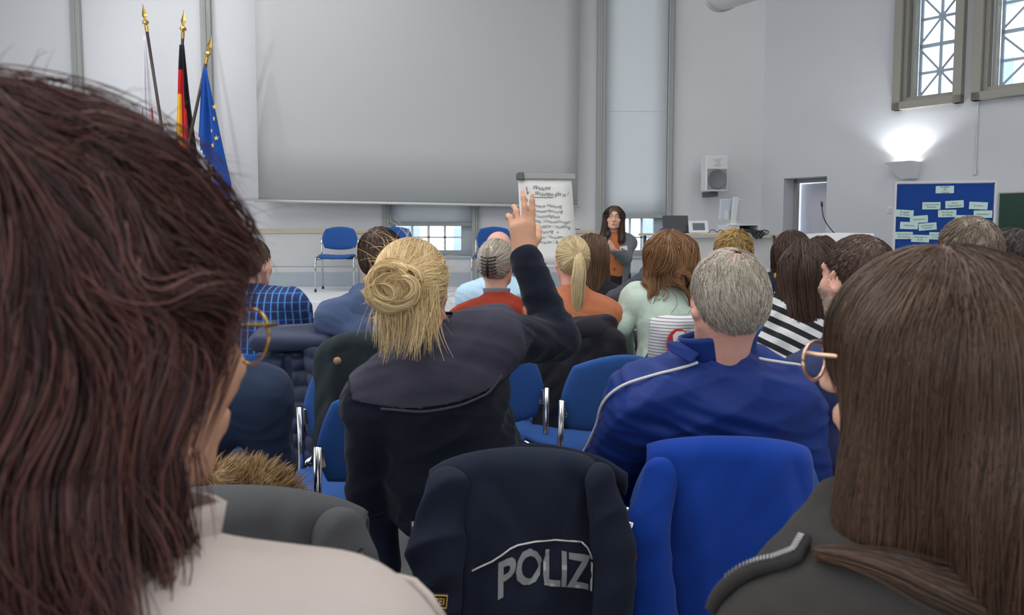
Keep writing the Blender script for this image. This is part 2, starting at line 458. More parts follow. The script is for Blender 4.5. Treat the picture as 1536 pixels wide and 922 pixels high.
# high windows of the right wall
M_win = mat('taupe_window_frame', (150, 147, 138), .5, boost=1.0); M_lat = mat('pale_blue_lattice', (176, 192, 208), .5, boost=1.0)
for i, (a, b) in enumerate(win):
    r = MB(); o_ = .10
    wbox(r, a-.09, a, WZ0-.09, WZ1, o_, -.1); wbox(r, b, b+.09, WZ0-.09, WZ1, o_, -.1)
    wbox(r, a-.09, b+.09, WZ0-.09, WZ0, o_, -.1)
    wbox(r, a, a+.045, WZ0, WZ1, .03, -.1); wbox(r, a+.07, a+.10, WZ0, WZ1, -.02, -.14)
    wbox(r, a, b, WZ0, WZ0+.05, .02, -.14)
    o = st(r.build('window_%d' % (3+i), M_win, bevel=.004))
    q = MB(); x0, x1 = a+.10, b; cx = (x0+x1)/2; hh = .62; rb = .013
    wbox(q, cx-rb, cx+rb, WZ0, WZ1, -.16, -.19)
    wbox(q, x0, x0+.03, WZ0, WZ1, -.16, -.19)
    z = WZ0+.03; 
    while z < WZ1-.1:
        wbox(q, x0, x1, z+hh/2-.014, z+hh/2+.014, -.16, -.19)
        for sg in (-1, 1):
            q.tube([WR(x0, z+hh/2-sg*hh/2*.92, -.175), WR(x1, z+hh/2+sg*hh/2*.92, -.175)], rb, 6)
        q.lathe([(.001, -.012), (.042, -.012), (.042, .012), (.001, .012)], WR(cx, z+hh/2, -.175), 12, np.array([t2, V3(0, 0, 1), n2]).T)
        z += hh
        wbox(q, x0, x1, z-.02, z+.02, -.16, -.19)
    q.build('lattice', M_lat, o)
    g = MB(); wbox(g, a+.05, b, WZ0, WZ1, -.21, -.218); g.build('pane', M_glass, o)
# doorway with open door leaf
r = MB()
wbox(r, d0-.0, d0+.04, 0, dz, -.26, -.34); wbox(r, d0, d1, dz-.05, dz, -.26, -.34)
o = st(r.build('door_1', M_post, bevel=.003))
hp = WR(d1-.02, 0, -.3); q = MB(); dirx = nrm(-t2*.84-n2*.26)
q.prism([(0, 0.01), (.62, 0.01), (.62, dz-.06), (0, dz-.06)], hp, dirx, (0, 0, 1), np.cross(dirx, V3(0, 0, 1)), .045)
q.build('door_leaf', mat('lavender_grey_paint', (208, 208, 220), .5, boost=1.0), o)
q = MB(); fr = hp+dirx*.56+np.cross(dirx, V3(0, 0, 1))*.05; q.tube([fr+V3(0, 0, 1.05), fr+V3(0, 0, 1.05)-dirx*.11], .011, 8); q.build('door_handle', M_chrome, o)
m = MB(); wbox(m, d0-.9, d1+1.2, 0, 2.8, -1.6, -1.7); st(m.build('wall_corridor', M_wall))
# house across the street, seen through the high windows
M_brick = mat('pale_brick', (240, 238, 234), .8, boost=1.0)
def house(c, wdir, w, h, rows, cols, lab):
    o = empty('street_building', (c[0], c[1], 0), lab, 'building')
    nn = np.cross(wdir, V3(0, 0, 1)); c = np.array(c, float)
    R_ = np.array([wdir, nn, V3(0, 0, 1)]).T
    m = MB(); m.box(c+V3(0, 0, h/2), (w, 2.5, h), R_); fa_ = m.build('facade', M_brick, o, (c[0], c[1], 0)); m = MB(); m.box(c+V3(0, 0, h+.08), (w+.4, 2.9, .16), R_); m.build('roof_edge', M_post, o, (c[0], c[1], 0))
    for i in range(cols):
        for j in range(rows):
            p = c+wdir*((i+.5)/cols-.5)*w+V3(0, 0, h*(j+.5)/rows)
            for sg in (-1, 1):
                if sg*(nn @ (-c)) < 0: continue
                m = MB(); m.box(p+nn*sg*1.25, (w/cols*.45, .12, h/rows*.6), R_); m.build('house_window', M_lat, fa_, (c[0], c[1], 0))
house((15.5, 17.5, 0), nrm(V3(1, -1.2, 0)), 14, 9.5, 3, 6, 'pale building across the street, seen through the high windows')
house((-.3, 19, 0), V3(1, 0, 0), 12, 6, 3, 8, 'pale building outside, seen through the low windows behind the stage')

# ------------------------------------------------------------------ projection screen
a0, a1 = P(388, 302, 9.82), P(866, 311, 10.08)
o = empty('projection_screen', (a0+a1)/2, 'large white pull-down projection screen hanging before the back wall', 'projection screen')
ex = nrm(a1-a0); w_ = np.linalg.norm(a1-a0); ez = nrm(V3(0.004, 0, 1)); ey = np.cross(ez, ex)
m = MB(); m.grid(lambda u, v: a0+ex*w_*u+ez*(.03+3.6*v)+ey*.012*math.sin(u*3.1), 21, 6); m.build('screen_fabric', M_screen, o, o.location, smooth=True, solid=.004)
m = MB(); m.tube([a0-ex*.05+ez*.01, a1+ex*.03+ez*.01], .018, 10); m.build('bottom_bar', M_panel, o, o.location, smooth=True)
m = MB(); m.tube([a0-ex*.12+ez*3.66, a1+ex*.12+ez*3.66], .08, 14); m.build('roller_case', M_white, o, o.location, smooth=True)

# ------------------------------------------------------------------ flags
base = P(262, 347, 9.4); base[2] = 0
o = empty('flag_stand', (base[0], base[1], SZ), 'flag stand on the stage holding the three fanned flags', 'flag stand')
m = MB(); m.lathe([(.001, SZ), (.22, SZ), (.22, SZ+.02), (.05, SZ+.06), (.03, SZ+.1), (.03, 1.32), (.06, 1.34), (.06, 1.45), (.001, 1.45)], (base[0], base[1], 0), 20)
m.build('stand_column', M_gold, o, (base[0], base[1], SZ), smooth=True)
def flag(top, lab, cloth_fn, drop, wfun, mats, mi_fn, side, stars=False):
    dy = {'b': 0., 'p': -.13, 'w': .13}[{'black':'b','blue f':'p','white ':'w'}[lab[:5] if lab[:5] == 'black' else lab[:6]]]; b = V3(base[0], base[1]+dy*.38, 1.462); tdy = dy; tp = P(top[0], top[1], 9.4+dy); d = nrm(tp-b); Lp = np.linalg.norm(tp-b)
    o = empty('flag', b, lab, 'flag', group='flags on the stage')
    m = MB(); m.tube([b, b+d*(Lp-.36)], .019, 10); m.build('pole', mat('dark_wood_pole', (58, 44, 42), .4, boost=1.0), o, b, smooth=True)
    R_ = np.array([nrm(np.cross(V3(0, 1, 0), d)), np.cross(d, nrm(np.cross(V3(0, 1, 0), d))), d]).T
    m = MB(); q = b+d*(Lp-.36)
    m.lathe([(.02, 0), (.022, .08), (.012, .09), (.036, .105), (.042, .125), (.03, .145), (.012, .155), (.01, .17)], q, 14, R_)
    m.lathe([(.012, .16), (.03, .20), (.034, .22), (.012, .30), (.002, .36)], q, 4, R_ @ np.diag([1, .4, 1])); m.build('finial', M_gold, o, b)
    t0 = b+d*(Lp-.42)
    def pt(u, v): return t0+cloth_fn(u, v, d, Lp)+V3(0, -.03, 0)
    nu, nv = 19, 30; m = MB(); m.grid(pt, nu, nv)
    m.mi = [mi_fn((i % (nu-1)+.5)/(nu-1), (i//(nu-1)+.5)/(nv-1)) for i in range(len(m.mi))]
    cl_ = m.build('cloth', mats, o, b, smooth=True, solid=.004)
    if stars:
        for (px, py, sc) in ((322, 160, 1), (318, 196, .5), (321, 178, .4), (324.5, 207, 1), (319.5, 218, .8)):
            p = P(px, py, 9.20); m = MB(); rr = .035
            m.prism([(rr*(1 if k % 2 == 0 else .4)*math.sin(math.pi*k/5)*sc, rr*(1 if k % 2 == 0 else .4)*math.cos(math.pi*k/5)) for k in range(10)], p, (1, 0, 0), (0, 0, 1), (0, -1, 0), .003)
            m.build('star', M_yel, cl_, b)
M_yel = mat('yellow_cloth', (238, 200, 80), .8, boost=1.0)
fm = [fabric('flag_gold', (232, 178, 50), 1.1), fabric('flag_red', (190, 40, 45), 1.1), fabric('flag_black', (32, 30, 34), 1.1)]
def cloth_de(u, v, d, Lp):
    w = .06+.24*min(1, v*1.3); return -d*.02+V3((u-.40)*w+.02*v, .035*math.sin(u*17+v*2)*min(1, v*3), -v*1.75)-V3(.04*v, 0, 0)
flag((276, 14), 'black, red and gold flag on the middle pole', cloth_de, 1.7, None, fm, lambda u, v: 2 if u > .62+.12*(v-.3) or v < .16 else (1 if u > .34 or v < .33 else 0), 1)
fe = [fabric('flag_blue', (32, 78, 158), 1.15), fabric('flag_white', (225, 226, 232), 1.0)]
def cloth_eu(u, v, d, Lp):
    x = -.02*v+(u*(.04+.40*min(1, v*1.15)))-.26*v*(1-v*.25)*1.0; return V3(x+.06*v, .04*math.sin(u*13+2*v)*min(1, v*3)-.02, -v*1.62)
flag((318, 52), 'blue flag with yellow stars on the right pole', cloth_eu, 1.6, None, fe, lambda u, v: 1 if (v > .52+.45*u and u < .52) else 0, 1, True)
fh = [fabric('flag_pale', (222, 222, 228), 1.0), fabric('flag_red_edge', (190, 50, 60), 1.1), fabric('flag_crest', (92, 70, 120), 1.1)]
def cloth_he(u, v, d, Lp):
    return V3(-.02-(1-u)*(.02+.15*min(1, v*1.4))+.105*v*1.05, .03*math.sin(u*15+v)*min(1, v*3), -v*1.7)
flag((214, 5), 'white and red flag with a crest on the left pole', cloth_he, 1.7, None, fh, lambda u, v: 1 if (u > .86 and v > .5) else (2 if (v > .52 and u < .62 and v > .52+.25*u) else 0), -1)

# ------------------------------------------------------------------ loudspeaker, duct, wall lamp
q0 = P(1070, 261, 9.95); o = empty('loudspeaker', q0, 'white loudspeaker with round grey woofer mounted high on back wall', 'loudspeaker')
Rz = rotm(D2R(8)); loc = lambda v: q0+Rz @ np.array(v, float)
m = MB(); m.prism([(-.13, .12), (-.155, -.12), (.155, -.12), (.13, .12)], loc((0, 0, -.235)), Rz[:, 0], Rz[:, 1], (0, 0, 1), .47); m.build('cabinet', M_white, o, q0, bevel=.015)
m = MB(); m.box(loc((0, -.123, -.075)), (.27, .008, .27), Rz); m.build('grille', mat('grey_grille', (150, 152, 156), .6, boost=1.0), o, q0, bevel=.003)
Rf = np.array([Rz[:, 0], V3(0, 0, 1), -Rz[:, 1]]).T
m = MB(); m.lathe([(.001, .01), (.11, .004), (.118, .012), (.128, .012), (.13, 0)], loc((0, -.127, -.075)), 28, Rf); m.build('woofer', mat('woofer_grey', (120, 122, 126), .6, boost=1.0), o, q0, smooth=True)
m = MB(); m.prism([(-.06, .045), (.06, .045), (.012, 0), (.06, -.045), (-.06, -.045), (-.012, 0)], loc((0, -.122, .145)), Rz[:, 0], (0, 0, 1), -Rz[:, 1], .006); m.build('horn', M_panel, o, q0)
m = MB(); m.box(loc((0, .2, -.05)), (.1, .22, .12), Rz); m.box(loc((0, .1, -.19)), (.1, .3, .22), Rz); m.build('bracket', M_dgrey, o, q0)
da, db = P(1064, -6, 7.6), P(1210, -40, 5.6); dd = nrm(db-da)
da, db = P(1082, -16, 7.4), P(1240, -75, 5.9)
o = empty('ventilation_duct', da, 'thick white ventilation duct hanging under the ceiling at top', 'duct')
m = MB(); m.tube([da, da*.5+db*.5, da+(db-da)*1.9], .20, 28); m.build('duct_pipe', M_white, o, da, smooth=True)
m = MB(); m.tube([da-.02*nrm(db-da), da+.03*nrm(db-da)], .212, 28); m.build('duct_rim', M_panel, o, da, smooth=False)
m = MB(); h1 = da+(db-da)*.6; m.tube([h1, (h1[0], h1[1], CE)], .012, 8); m.build('hanger', M_post, o, da)
# uplight
sL = ws(1356); q0 = WR(sL, 2.07)
o = empty('wall_lamp', q0, 'angular white wall uplight shining on the wall above the pinboard', 'wall lamp')
m = MB()
for k_ in (0,):
    a_, b_ = sL-.15, sL+.15
    pts = [WR(a_, 2.12, .0), WR(b_, 2.12, .0), WR(b_, 2.12, .26), WR(a_, 2.12, .26), WR(a_+.1, 1.93, .0), WR(b_-.02, 1.93, .0), WR(b_-.02, 1.93, .07), WR(a_+.1, 1.93, .07)]
    m.add(pts, [(4, 5, 6, 7), (0, 4, 7, 3), (1, 2, 6, 5), (3, 7, 6, 2), (0, 1, 5, 4)])
m.build('lamp_housing', M_white, o, q0, solid=.006)
mE, ntE, pE = new_mat('lamp_glow'); pE.inputs['Emission Color'].default_value = (1, .98, .96, 1); pE.inputs['Emission Strength'].default_value = 8
m = MB(); wbox(m, sL-.11, sL+.11, 2.075, 2.085, .05, .2); m.build('lamp_tube', mE, o, q0)
ld = bpy.data.lights.new('uplight_bulb', 'SPOT'); ld.energy = 26; ld.spot_size = D2R(128); ld.spot_blend = .5; ld.shadow_soft_size = .03; ld.color = (.95, .97, 1)
lo = bpy.data.objects.new('uplight_bulb', ld); COL.objects.link(lo); lo.location = WR(sL, 2.1, .13); lo.rotation_euler = (math.pi, 0, 0)
# conduit and switch
m = MB(); s_ = ws(1458); m.tube([WR(s_, 2.72, .012), WR(s_, 2.0, .012)], .009, 8); m.box(WR(s_, 1.97, .014), (.03, .02, .06), RW); tag(m.build('conduit', M_panel), 'thin white conduit on the wall under the second high window', 'conduit')
q0 = P(1334, 316, 8.7); s_ = ws(1334); q0 = WR(s_, 1.57); o = empty('light_switch', q0, 'small white light switch on the wall left of the pinboard', 'switch')
m = MB(); wbox(m, s_-.04, s_+.04, 1.53, 1.61, 0, .012); m.build('plate', M_white, o, q0, bevel=.003)
m = MB(); wbox(m, s_-.025, s_+.025, 1.545, 1.595, .012, .02); m.build('rocker', M_panel, o, q0)

# ------------------------------------------------------------------ pinboard with cards, chalkboard
pa, pb = P(1344, 274, 7.55), P(1494, 272, 7.35); ex = nrm((pb-pa)*V3(1, 1, 0)); W_ = np.linalg.norm((pb-pa)[:2]); up = V3(0, 0, 1); ey = np.cross(up, ex)
zt = pa[2]
o = empty('pinboard', ((pa+pb)/2)*V3(1, 1, 0), 'blue felt pinboard on stand covered with pale green cards', 'pinboard')
off = o.location
def pbm(u, v, n=0.): return V3(pa[0], pa[1], zt)+ex*u-up*v-ey*n
HH = 1.05
m = MB(); m.box(pbm(W_/2, HH/2, -.015), (W_-.03, .025, HH-.03), np.array([ex, ey, up]).T); m.build('felt_panel', fabric('blue_felt', (30, 66, 140), 1.15), o, off)
m = MB(); RB = np.array([ex, ey, up]).T
m.box(pbm(W_/2, 0, -.01), (W_, .04, .022), RB); m.box(pbm(W_/2, HH, -.01), (W_, .04, .022), RB); m.box(pbm(0, HH/2, -.01), (.02, .04, HH), RB); m.box(pbm(W_, HH/2, -.01), (.02, .04, HH), RB)
m.build('frame', mat('light_aluminium', (214, 216, 222), .4, boost=1.0), o, off, bevel=.004)
for u in (.0, W_):
    m = MB(); m.tube([pbm(u, 0, -.04), pbm(u, zt-.03, -.04)], .016, 10); m.tube([pbm(u, zt-.02, -.3), pbm(u, zt-.02, .22)], .016, 10); m.build('leg', mat('light_aluminium_leg', (200, 202, 206), .4, boost=1.0), o, off)
M_card = mat('pale_mint_card', (200, 228, 224), .8, boost=1.0)
cards = [(700, 160, 0, 'Aufgabe/des/Teams', 'topmost card, alone at the top centre'), (538, 360, 0, 'Zusammenarbeit/Zuhören', 'card left in the second row'), (828, 343, 3, 'klare/Regelungen', 'card in the middle of the second row'),
         (1125, 363, -3, 'Struktur', 'card right in the second row'), (190, 455, -4, 'Respekt/im Team', 'card at the left frame, third row'), (742, 458, 1, 'Vertrauen/im Alltag', 'card below the middle of the second row'),
         (385, 528, 4, 'Austausch', 'upper card of the left cluster of three'), (260, 607, -2, 'Offenheit', 'lower left card of the left cluster'), (498, 620, 5, 'gemeinsam/handeln', 'lower right card of the left cluster'),
         (1185, 468, 0, 'Motivation', 'card at the right frame, third row'), (955, 525, -1, 'Beratung', 'upper left card of the right cluster'), (1020, 605, -2, 'keine Angst', 'lowest card of the right cluster'), (1190, 590, -10, 'Ziele/und Wege', 'tilted card of the right cluster'),
         (1215, 690, 16, 'Mut zur', 'strongly tilted card near bottom right'), (185, 732, 0, 'Wünsche an/die Leitung', 'bottom left card at the frame'), (412, 770, -2, 'Arbeiten in/Ruhe', 'second card in the bottom row'), (640, 738, -2, 'wertschätzend/im Umgang', 'third card in the bottom row')]
cw, ch = .165, .072
for i, (cxp, cyp, rot, txt, where) in enumerate(cards):
    px, py = 1335+cxp*.1193, 265+cyp*.1193
    u = (px-1344)/150*W_; v = (py-273)/1110*7.45
    u = min(max(u, cw/2+.005), W_-cw/2-.005)
    a = D2R(rot); cx_, cy_ = ex*math.cos(a)+up*math.sin(a), up*math.cos(a)-ex*math.sin(a)
    c = pbm(u, v, .003+.0016*(i % 5))
    o = empty('moderation_card', c, 'pale mint card with handwriting on pinboard: '+where, 'card', group='cards on the pinboard')
    m = MB(); m.box(c, (cw, .0012, ch), np.array([cx_, np.cross(cy_, cx_), cy_]).T); cp_ = m.build('card_paper', M_card, o, c)
    tv, tf = [], []
    for j, ln in enumerate(txt.split('/')):
        vs, fs = text_mesh(ln, .026, -.0002, .25); wd = vs[:, 0].max(); sc = min(1, cw*.86/wd)
        n0 = len(tv); k_ = len(txt.split('/'))
        tv += [c+cx_*(q[0]*sc-wd*sc/2)+cy_*(q[1]*sc-.008+((k_-1)/2-j)*.026)-ey*(.0012+q[2]) for q in vs]; tf += [tuple(n0+x for x in f) for f in fs]
    m = MB(); m.add(tv, tf); m.build('handwriting', M_ink, o, c)
s0 = ws(1497); q0 = WR(s0+.8, .8); zc = 1.31+56/1110*WR(s0, 0)[1]
o = empty('chalkboard', q0, 'dark green chalkboard on the right wall behind the pinboard edge', 'chalkboard')
m = MB(); wbox(m, s0, s0+1.6, .82, zc, .012, .03); m.build('board', mat('chalkboard_green', (24, 62, 48), .6, boost=1.0, noise=.1), o, q0)
m = MB(); wbox(m, s0-.01, s0+1.61, zc, zc+.012, .008, .036); wbox(m, s0-.012, s0, .8, zc, .008, .036); wbox(m, s0+1.6, s0+1.612, .8, zc, .008, .036); wbox(m, s0-.01, s0+1.61, .79, .82, .008, .09); m.build('rim', M_post, o, q0)

# ------------------------------------------------------------------ flip chart
tl, tr, brr = P(777, 264, 7.72), P(857, 265, 7.62), P(866, 392, 7.48); bl = P(783, 392, 7.58)
o = empty('flip_chart', ((bl+brr)/2)*V3(1, 1, 0), 'white flip chart with handwritten list beside the stage', 'flip chart')
off = o.location; ex = nrm(tr-tl); ed = nrm((bl+brr)/2-(tl+tr)/2); nn = nrm(np.cross(ed, ex)); nn = nn if nn[1] < 0 else -nn
H_ = np.linalg.norm((bl+brr)/2-(tl+tr)/2)
def fc(u, v, n=0.):
    a = tl+(tr-tl)*u; b = bl+(brr-bl)*u; return a+(b-a)*v+nn*n
m = MB(); m.grid(lambda u, v: fc(u, v, .0), 3, 3); m.build('board', M_white, o, off, solid=.02)
m = MB(); m.grid(lambda u, v: fc(.045+u*.94, .06+v*.96, .016+.006*math.sin(v*3)), 5, 12); pad_ = m.build('paper_pad', M_paper, o, off, smooth=True, solid=.006)
m = MB(); m.prism([(0, -.01), (.60, -.01), (.60, .05), (0, .05)], fc(0, .03, .012), ex, -ed, nn, .03); m.build('clamp_bar', mat('grey_clamp', (150, 152, 152), .4, boost=1.0), o, off, bevel=.01)
m = MB(); m.prism([(-.015, -.02), (.07, -.02), (.07, .058), (.01, .058), (-.015, .03)], fc(0, .03, .01), ex, -ed, nn, .045); m.build('clamp_end', M_dgrey, o, off, bevel=.008)
m = MB(); m.box(fc(.5, 1.06, .03), (.6, .09, .025)); m.build('pen_tray', M_panel, o, off, bevel=.006)
for q in ((.05, -.0), (.95, 0)):
    b_ = fc(q[0], 1.0, -.03); m = MB(); m.tube([fc(q[0], .2, -.03), b_+V3(0, 0, 0), (b_[0]+(q[0]-.5)*.2, b_[1]-.12, .012)], .014, 8); m.build('leg', M_post, o, off)
b_ = fc(.5, .2, -.04); m = MB(); m.tube([b_, (b_[0], b_[1]+.30, .012)], .014, 8); m.build('leg', M_post, o, off)
m = MB(); p_ = fc(1.0, .62, -.01); m.tube([p_, p_+ex*.05], .006, 6); m.build('side_arm', M_dgrey, o, off)
lines = [(.26, .165, 'Welche', .06), (.30, .235, 'Wirkungen gibt es ?', .062), (.20, .37, '- innere Haltung', .05), (.20, .43, '- Kennenlernung', .05), (.20, .49, '- Zuständigkeit', .05), (.21, .55, '- Hilfe / Unterstützungen', .048),
         (.22, .61, '- Konflikte / Mobbing', .048), (.23, .67, '- Beratung  +', .05), (.24, .73, '- Teams / Vereinbarungen', .045), (.24, .79, '- Sprache / Beispiele', .048)]
M_redink = mat('red_ink', (150, 60, 70), .7, boost=1.0)
tv, tf = [], []
for (u, v, tx, sz) in lines:
    vs, fs = text_mesh(tx, sz, -.0005, .3); wd = vs[:, 0].max(); sc = min(1, (.94-u)*np.linalg.norm(tr-tl)/wd); n0 = len(tv); c = fc(u, v, .028)
    tv += [c+ex*q[0]*sc-ed*(q[1]+.006*math.sin(q[0]*40))+nn*q[2] for q in vs]; tf += [tuple(n0+x for x in f) for f in fs]
nh = sum(1 for q in tv if (np.array(q)-fc(.5, .30, .028)) @ ed < 0); fh_ = [f for f in tf if max(f) < nh]; fl_ = [tuple(i-nh for i in f) for f in tf if min(f) >= nh]
m = MB(); m.add(tv[:nh], fh_); m.build('heading', M_ink, pad_, off); m = MB(); m.add(tv[nh:], fl_); m.build('handwritten_list', M_ink, pad_, off)
m = MB(); m.box(fc(.46, .255, .028), (.2, .002, .005), np.array([ex, nn, -ed]).T); m.build('underline', M_ink, pad_, off)
for q in ((.155, .13, .165, .22, 0), (.165, .22, .19, .19, 0), (.15, .27, .165, .31, 0)): m = MB(); m.tube([fc(q[0], q[1], .028), fc(q[2], q[3], .028)], .0035, 5); m.build('red_mark', M_redink, pad_, off)

# ------------------------------------------------------------------ desk on the stage with devices
dl, dr = P(984, 352, 8.7), P(1174, 352, 8.9); zt = SZ+.735
o = empty('desk', ((dl+dr)/2*V3(1, 1, 0))+V3(0, .3, SZ), 'long white desk with beech edge on the stage', 'desk'); off = o.location
ex = nrm((dr-dl)*V3(1, 1, 0)); ey = np.cross(V3(0, 0, 1), ex); WD = np.linalg.norm((dr-dl)[:2]); RD = np.array([ex, ey, V3(0, 0, 1)]).T
o0 = V3(dl[0], dl[1], 0)
def dk(u, v, z): return o0+ex*u+ey*v+V3(0, 0, z)
m = MB(); m.box(dk(WD/2, .35, zt-.013), (WD, .7, .026), RD); m.build('desktop', M_wood, o, off, bevel=.005)
m = MB(); m.box(dk(WD/2, .35, zt+.0015), (WD-.02, .66, .003), RD); m.build('desk_surface', M_white, o, off)
m = MB(); m.box(dk(WD/2+.16, .1, zt-.255), (WD-.35, .02, .42), RD); m.build('modesty_panel', M_panel, o, off)
for u, v in ((.06, .1), (.31, .12), (WD-.06, .1), (.06, .62), (WD-.06, .62)):
    m = MB(); m.tube([dk(u, v, SZ), dk(u, v, zt-.02)], .02, 10); m.build('leg', M_dgrey, o, off)
def device(name, lab, cat, c): return empty(name, c, lab, cat)
# black laptop seen from behind
def onD(px, v): # point on the desk at depth offset v
    u = ((px-CX)/F*8.75-dl[0]); return dk(u, v, zt+.004)
c = onD(1026, .3); o = device('laptop', 'open black laptop on the desk, seen from behind', 'laptop', c)
m = MB(); m.box(c+V3(.0, .14, .008), (.31, .22, .016), RD); m.build('keyboard_base', M_black, o, c, bevel=.004)
m = MB(); Rl = rotm(D2R(-2), D2R(14)); m.box(c+Rl @ V3(0, 0, .105)+V3(0, .03, .012), (.31, .008, .21), rotm(D2R(-2), D2R(-16))); m.build('lid', mat('dark_lid', (52, 56, 62), .4, boost=1.0), o, c, bevel=.003)
c = onD(1057, .16); o = device('tablet', 'white tablet with dark screen propped up beside the black laptop', 'tablet', c)
Rt = rotm(D2R(4), D2R(-18))
m = MB(); m.box(c+Rt @ V3(0, 0, .075)+V3(0, .0, .006), (.235, .010, .15), Rt); m.build('body', M_white, o, c, bevel=.003)
m = MB(); m.box(c+Rt @ V3(0, -.006, .075)+V3(0, .0, .006), (.15, .003, .09), Rt); m.build('screen', mat('dim_screen', (96, 104, 112), .25, boost=1.0), o, c)
m = MB(); m.prism([(0, 0), (.09, 0), (.035, .1)], c+V3(-.06, .005, .0), (0, 1, 0), (0, 0, 1), (1, 0, 0), .12); m.build('stand', M_panel, o, c)
c = onD(1128, .42)
o = device('media_box', 'white desktop media box under the monitor with cables hanging out', 'box', c)
m = MB()
m.box(c+V3(.05, 0, .1), (.40, .3, .012), RD); m.box(c+V3(.05, 0, .006), (.40, .3, .012), RD); m.box(c+V3(-.145, 0, .053), (.012, .3, .09), RD); m.box(c+V3(.245, 0, .053), (.012, .3, .09), RD); m.box(c+V3(-.06, -.14, .053), (.17, .01, .09), RD)
m.build('case', M_white, o, c, bevel=.003)
m = MB(); m.box(c+V3(.135, .1, .05), (.2, .01, .085), RD); m.build('inside', M_black, o, c)
rg = random.Random(4); 
for k in range(11):
    a = c+V3(.06+.2*rg.random(), -.13, .03+.05*rg.random()); pts = [a+V3(0, .12, 0), a]
    xx = a[0]+rg.uniform(-.05, .12)
    dp = rg.uniform(.02, .12)
    for t in np.linspace(0, 1, 9)[1:]:
        pts.append(V3(a[0]+(xx-a[0])*t+.02*math.sin(7*t+k), a[1]-.19*math.sin(math.pi*min(1, t*1.0)*.75)-.04, a[2]-dp*math.sin(math.pi*t)+.01*math.sin(t*9+k)))
    x1, x2, x3 = (a[0]+rg.uniform(-.06, .14) for _ in range(3)); yf = c[1]-.435
    kp = np.array([a+V3(0, .1, 0), a, V3((a[0]+x1)/2, c[1]-.27, zt+.02+.03*rg.random()), V3(x1, yf-.01, zt+.015), V3((x1+x2)/2, yf-.035, zt-dp*.8), V3(x2, yf-.01, zt+.02), V3(x3, c[1]-.33, zt+.015+.04*rg.random()), V3(x3+rg.uniform(-.08, .08), c[1]-.20, zt+.012)])
    pts = np.stack([np.interp(np.linspace(0, 7, 40), range(8), kp[:, q]) for q in range(3)], -1)
    for _ in range(6): pts[1:-1] = (pts[:-2]+2*pts[1:-1]+pts[2:])/4
    m = MB(); m.tube(pts, .006, 6); m.build('cable', M_black, o, c, smooth=True)
# monitor from behind
c = onD(1122, .44)+V3(0, 0, .107); o = device('monitor', 'white computer monitor seen from behind on the media box', 'monitor', c)
Rm = rotm(D2R(14), D2R(6))
m = MB(); m.box(c+V3(.02, .06, .19), (.31, .03, .26), Rm); m.build('display', mat('pale_blue_plastic', (206, 214, 226), .4, boost=1.0), o, c, bevel=.01)
m = MB(); m.box(c+V3(.05, -.0, .17), (.07, .03, .34), Rm @ rotm(0, 0, D2R(3))); m.lathe([(.001, 0), (.1, 0), (.1, .012), (.001, .014)], c+V3(.05, 0, 0), 20); m.build('stand', M_white, o, c, bevel=.004)
m = MB(); m.lathe([(.001, 0), (.035, 0), (.035, .12), (.001, .12)], c+V3(-.035, .025, .06), 16); m.build('rear_housing', M_panel, o, c, bevel=.003)
# cable on the desk
m = MB(); a = onD(1075, .2)+V3(0, 0, .006); m.tube([a+V3(.19*t+0.0, .03*math.sin(9*t), .035*abs(math.sin(6.5*t))) for t in np.linspace(0, 1, 22)], .005, 6)
tag(m.build('cable', M_black, smooth=True), 'thin dark cable looping over the desk between tablet and media box', 'cable')
# low brochure rack under the desk end
c = P(1157, 422, 8.75); o = device('brochure_rack', 'low white rack of printed brochures under the desk end', 'rack', V3(c[0], c[1], SZ))
m = MB(); m.box(V3(c[0], c[1]+.02, SZ+.09), (.34, .22, .18)); m.build('case', M_white, o, o.location, bevel=.004)
for k in range(4):
    m = MB(); m.box(V3(c[0]-.12+.08*k, c[1]-.02, SZ+.25), (.065, .02, .15), rotm(0, D2R(-10))); m.build('brochure', mat('brochure_%s' % 'abcd'[k], ((60, 60, 70), (200, 205, 215), (150, 70, 60), (70, 75, 90))[k], .4, boost=1.0, noise=.6, nscale=30), o, o.location)
# lectern with gooseneck microphone
c = P(1262, 360, 6.6); o = device('lectern', 'white lectern with slanted top among the audience', 'lectern', V3(c[0], c[1], 0))
m = MB(); m.box2((c[0]-.18, c[1]-.02, 0), (c[0]+.28, c[1]+.33, .03)); m.box2((c[0]-.02, c[1]+.1, .03), (c[0]+.12, c[1]+.22, c[2]-.03)); m.build('column', M_white, o, o.location, bevel=.006)
m = MB(); m.prism([(-.20, -.03), (-.165, .055), (.02, .065), (.3, .06), (.3, -.06)], V3(c[0], c[1], c[2]), (1, 0, 0), (0, .3, 1), (0, 1, 0), .36); m.build('top', M_white, o, o.location, bevel=.006)
tip = P(1240, 309, 6.6); b0 = P(1261, 352, 6.6)
o = device('gooseneck_microphone', 'thin black gooseneck microphone rising from the lectern', 'microphone', b0)
pts = [b0+(tip-b0)*t+V3(-.035*math.sin(math.pi*t), 0, 0)+V3(0, .1, 0) for t in np.linspace(-.12, 1, 14)]
m = MB(); m.tube(pts, .005, 8); m.build('gooseneck', M_black, o, b0, smooth=True)
m = MB(); m.tube([pts[-1], pts[-1]+nrm(pts[-1]-pts[-2])*.045], [.010, .009], 10); m.build('capsule', M_black, o, b0, smooth=True)
m = MB(); m.lathe([(.001, -.03), (.022, -.03), (.018, .0), (.006, .01)], pts[1], 12); m.build('base', M_black, o, b0, smooth=True)

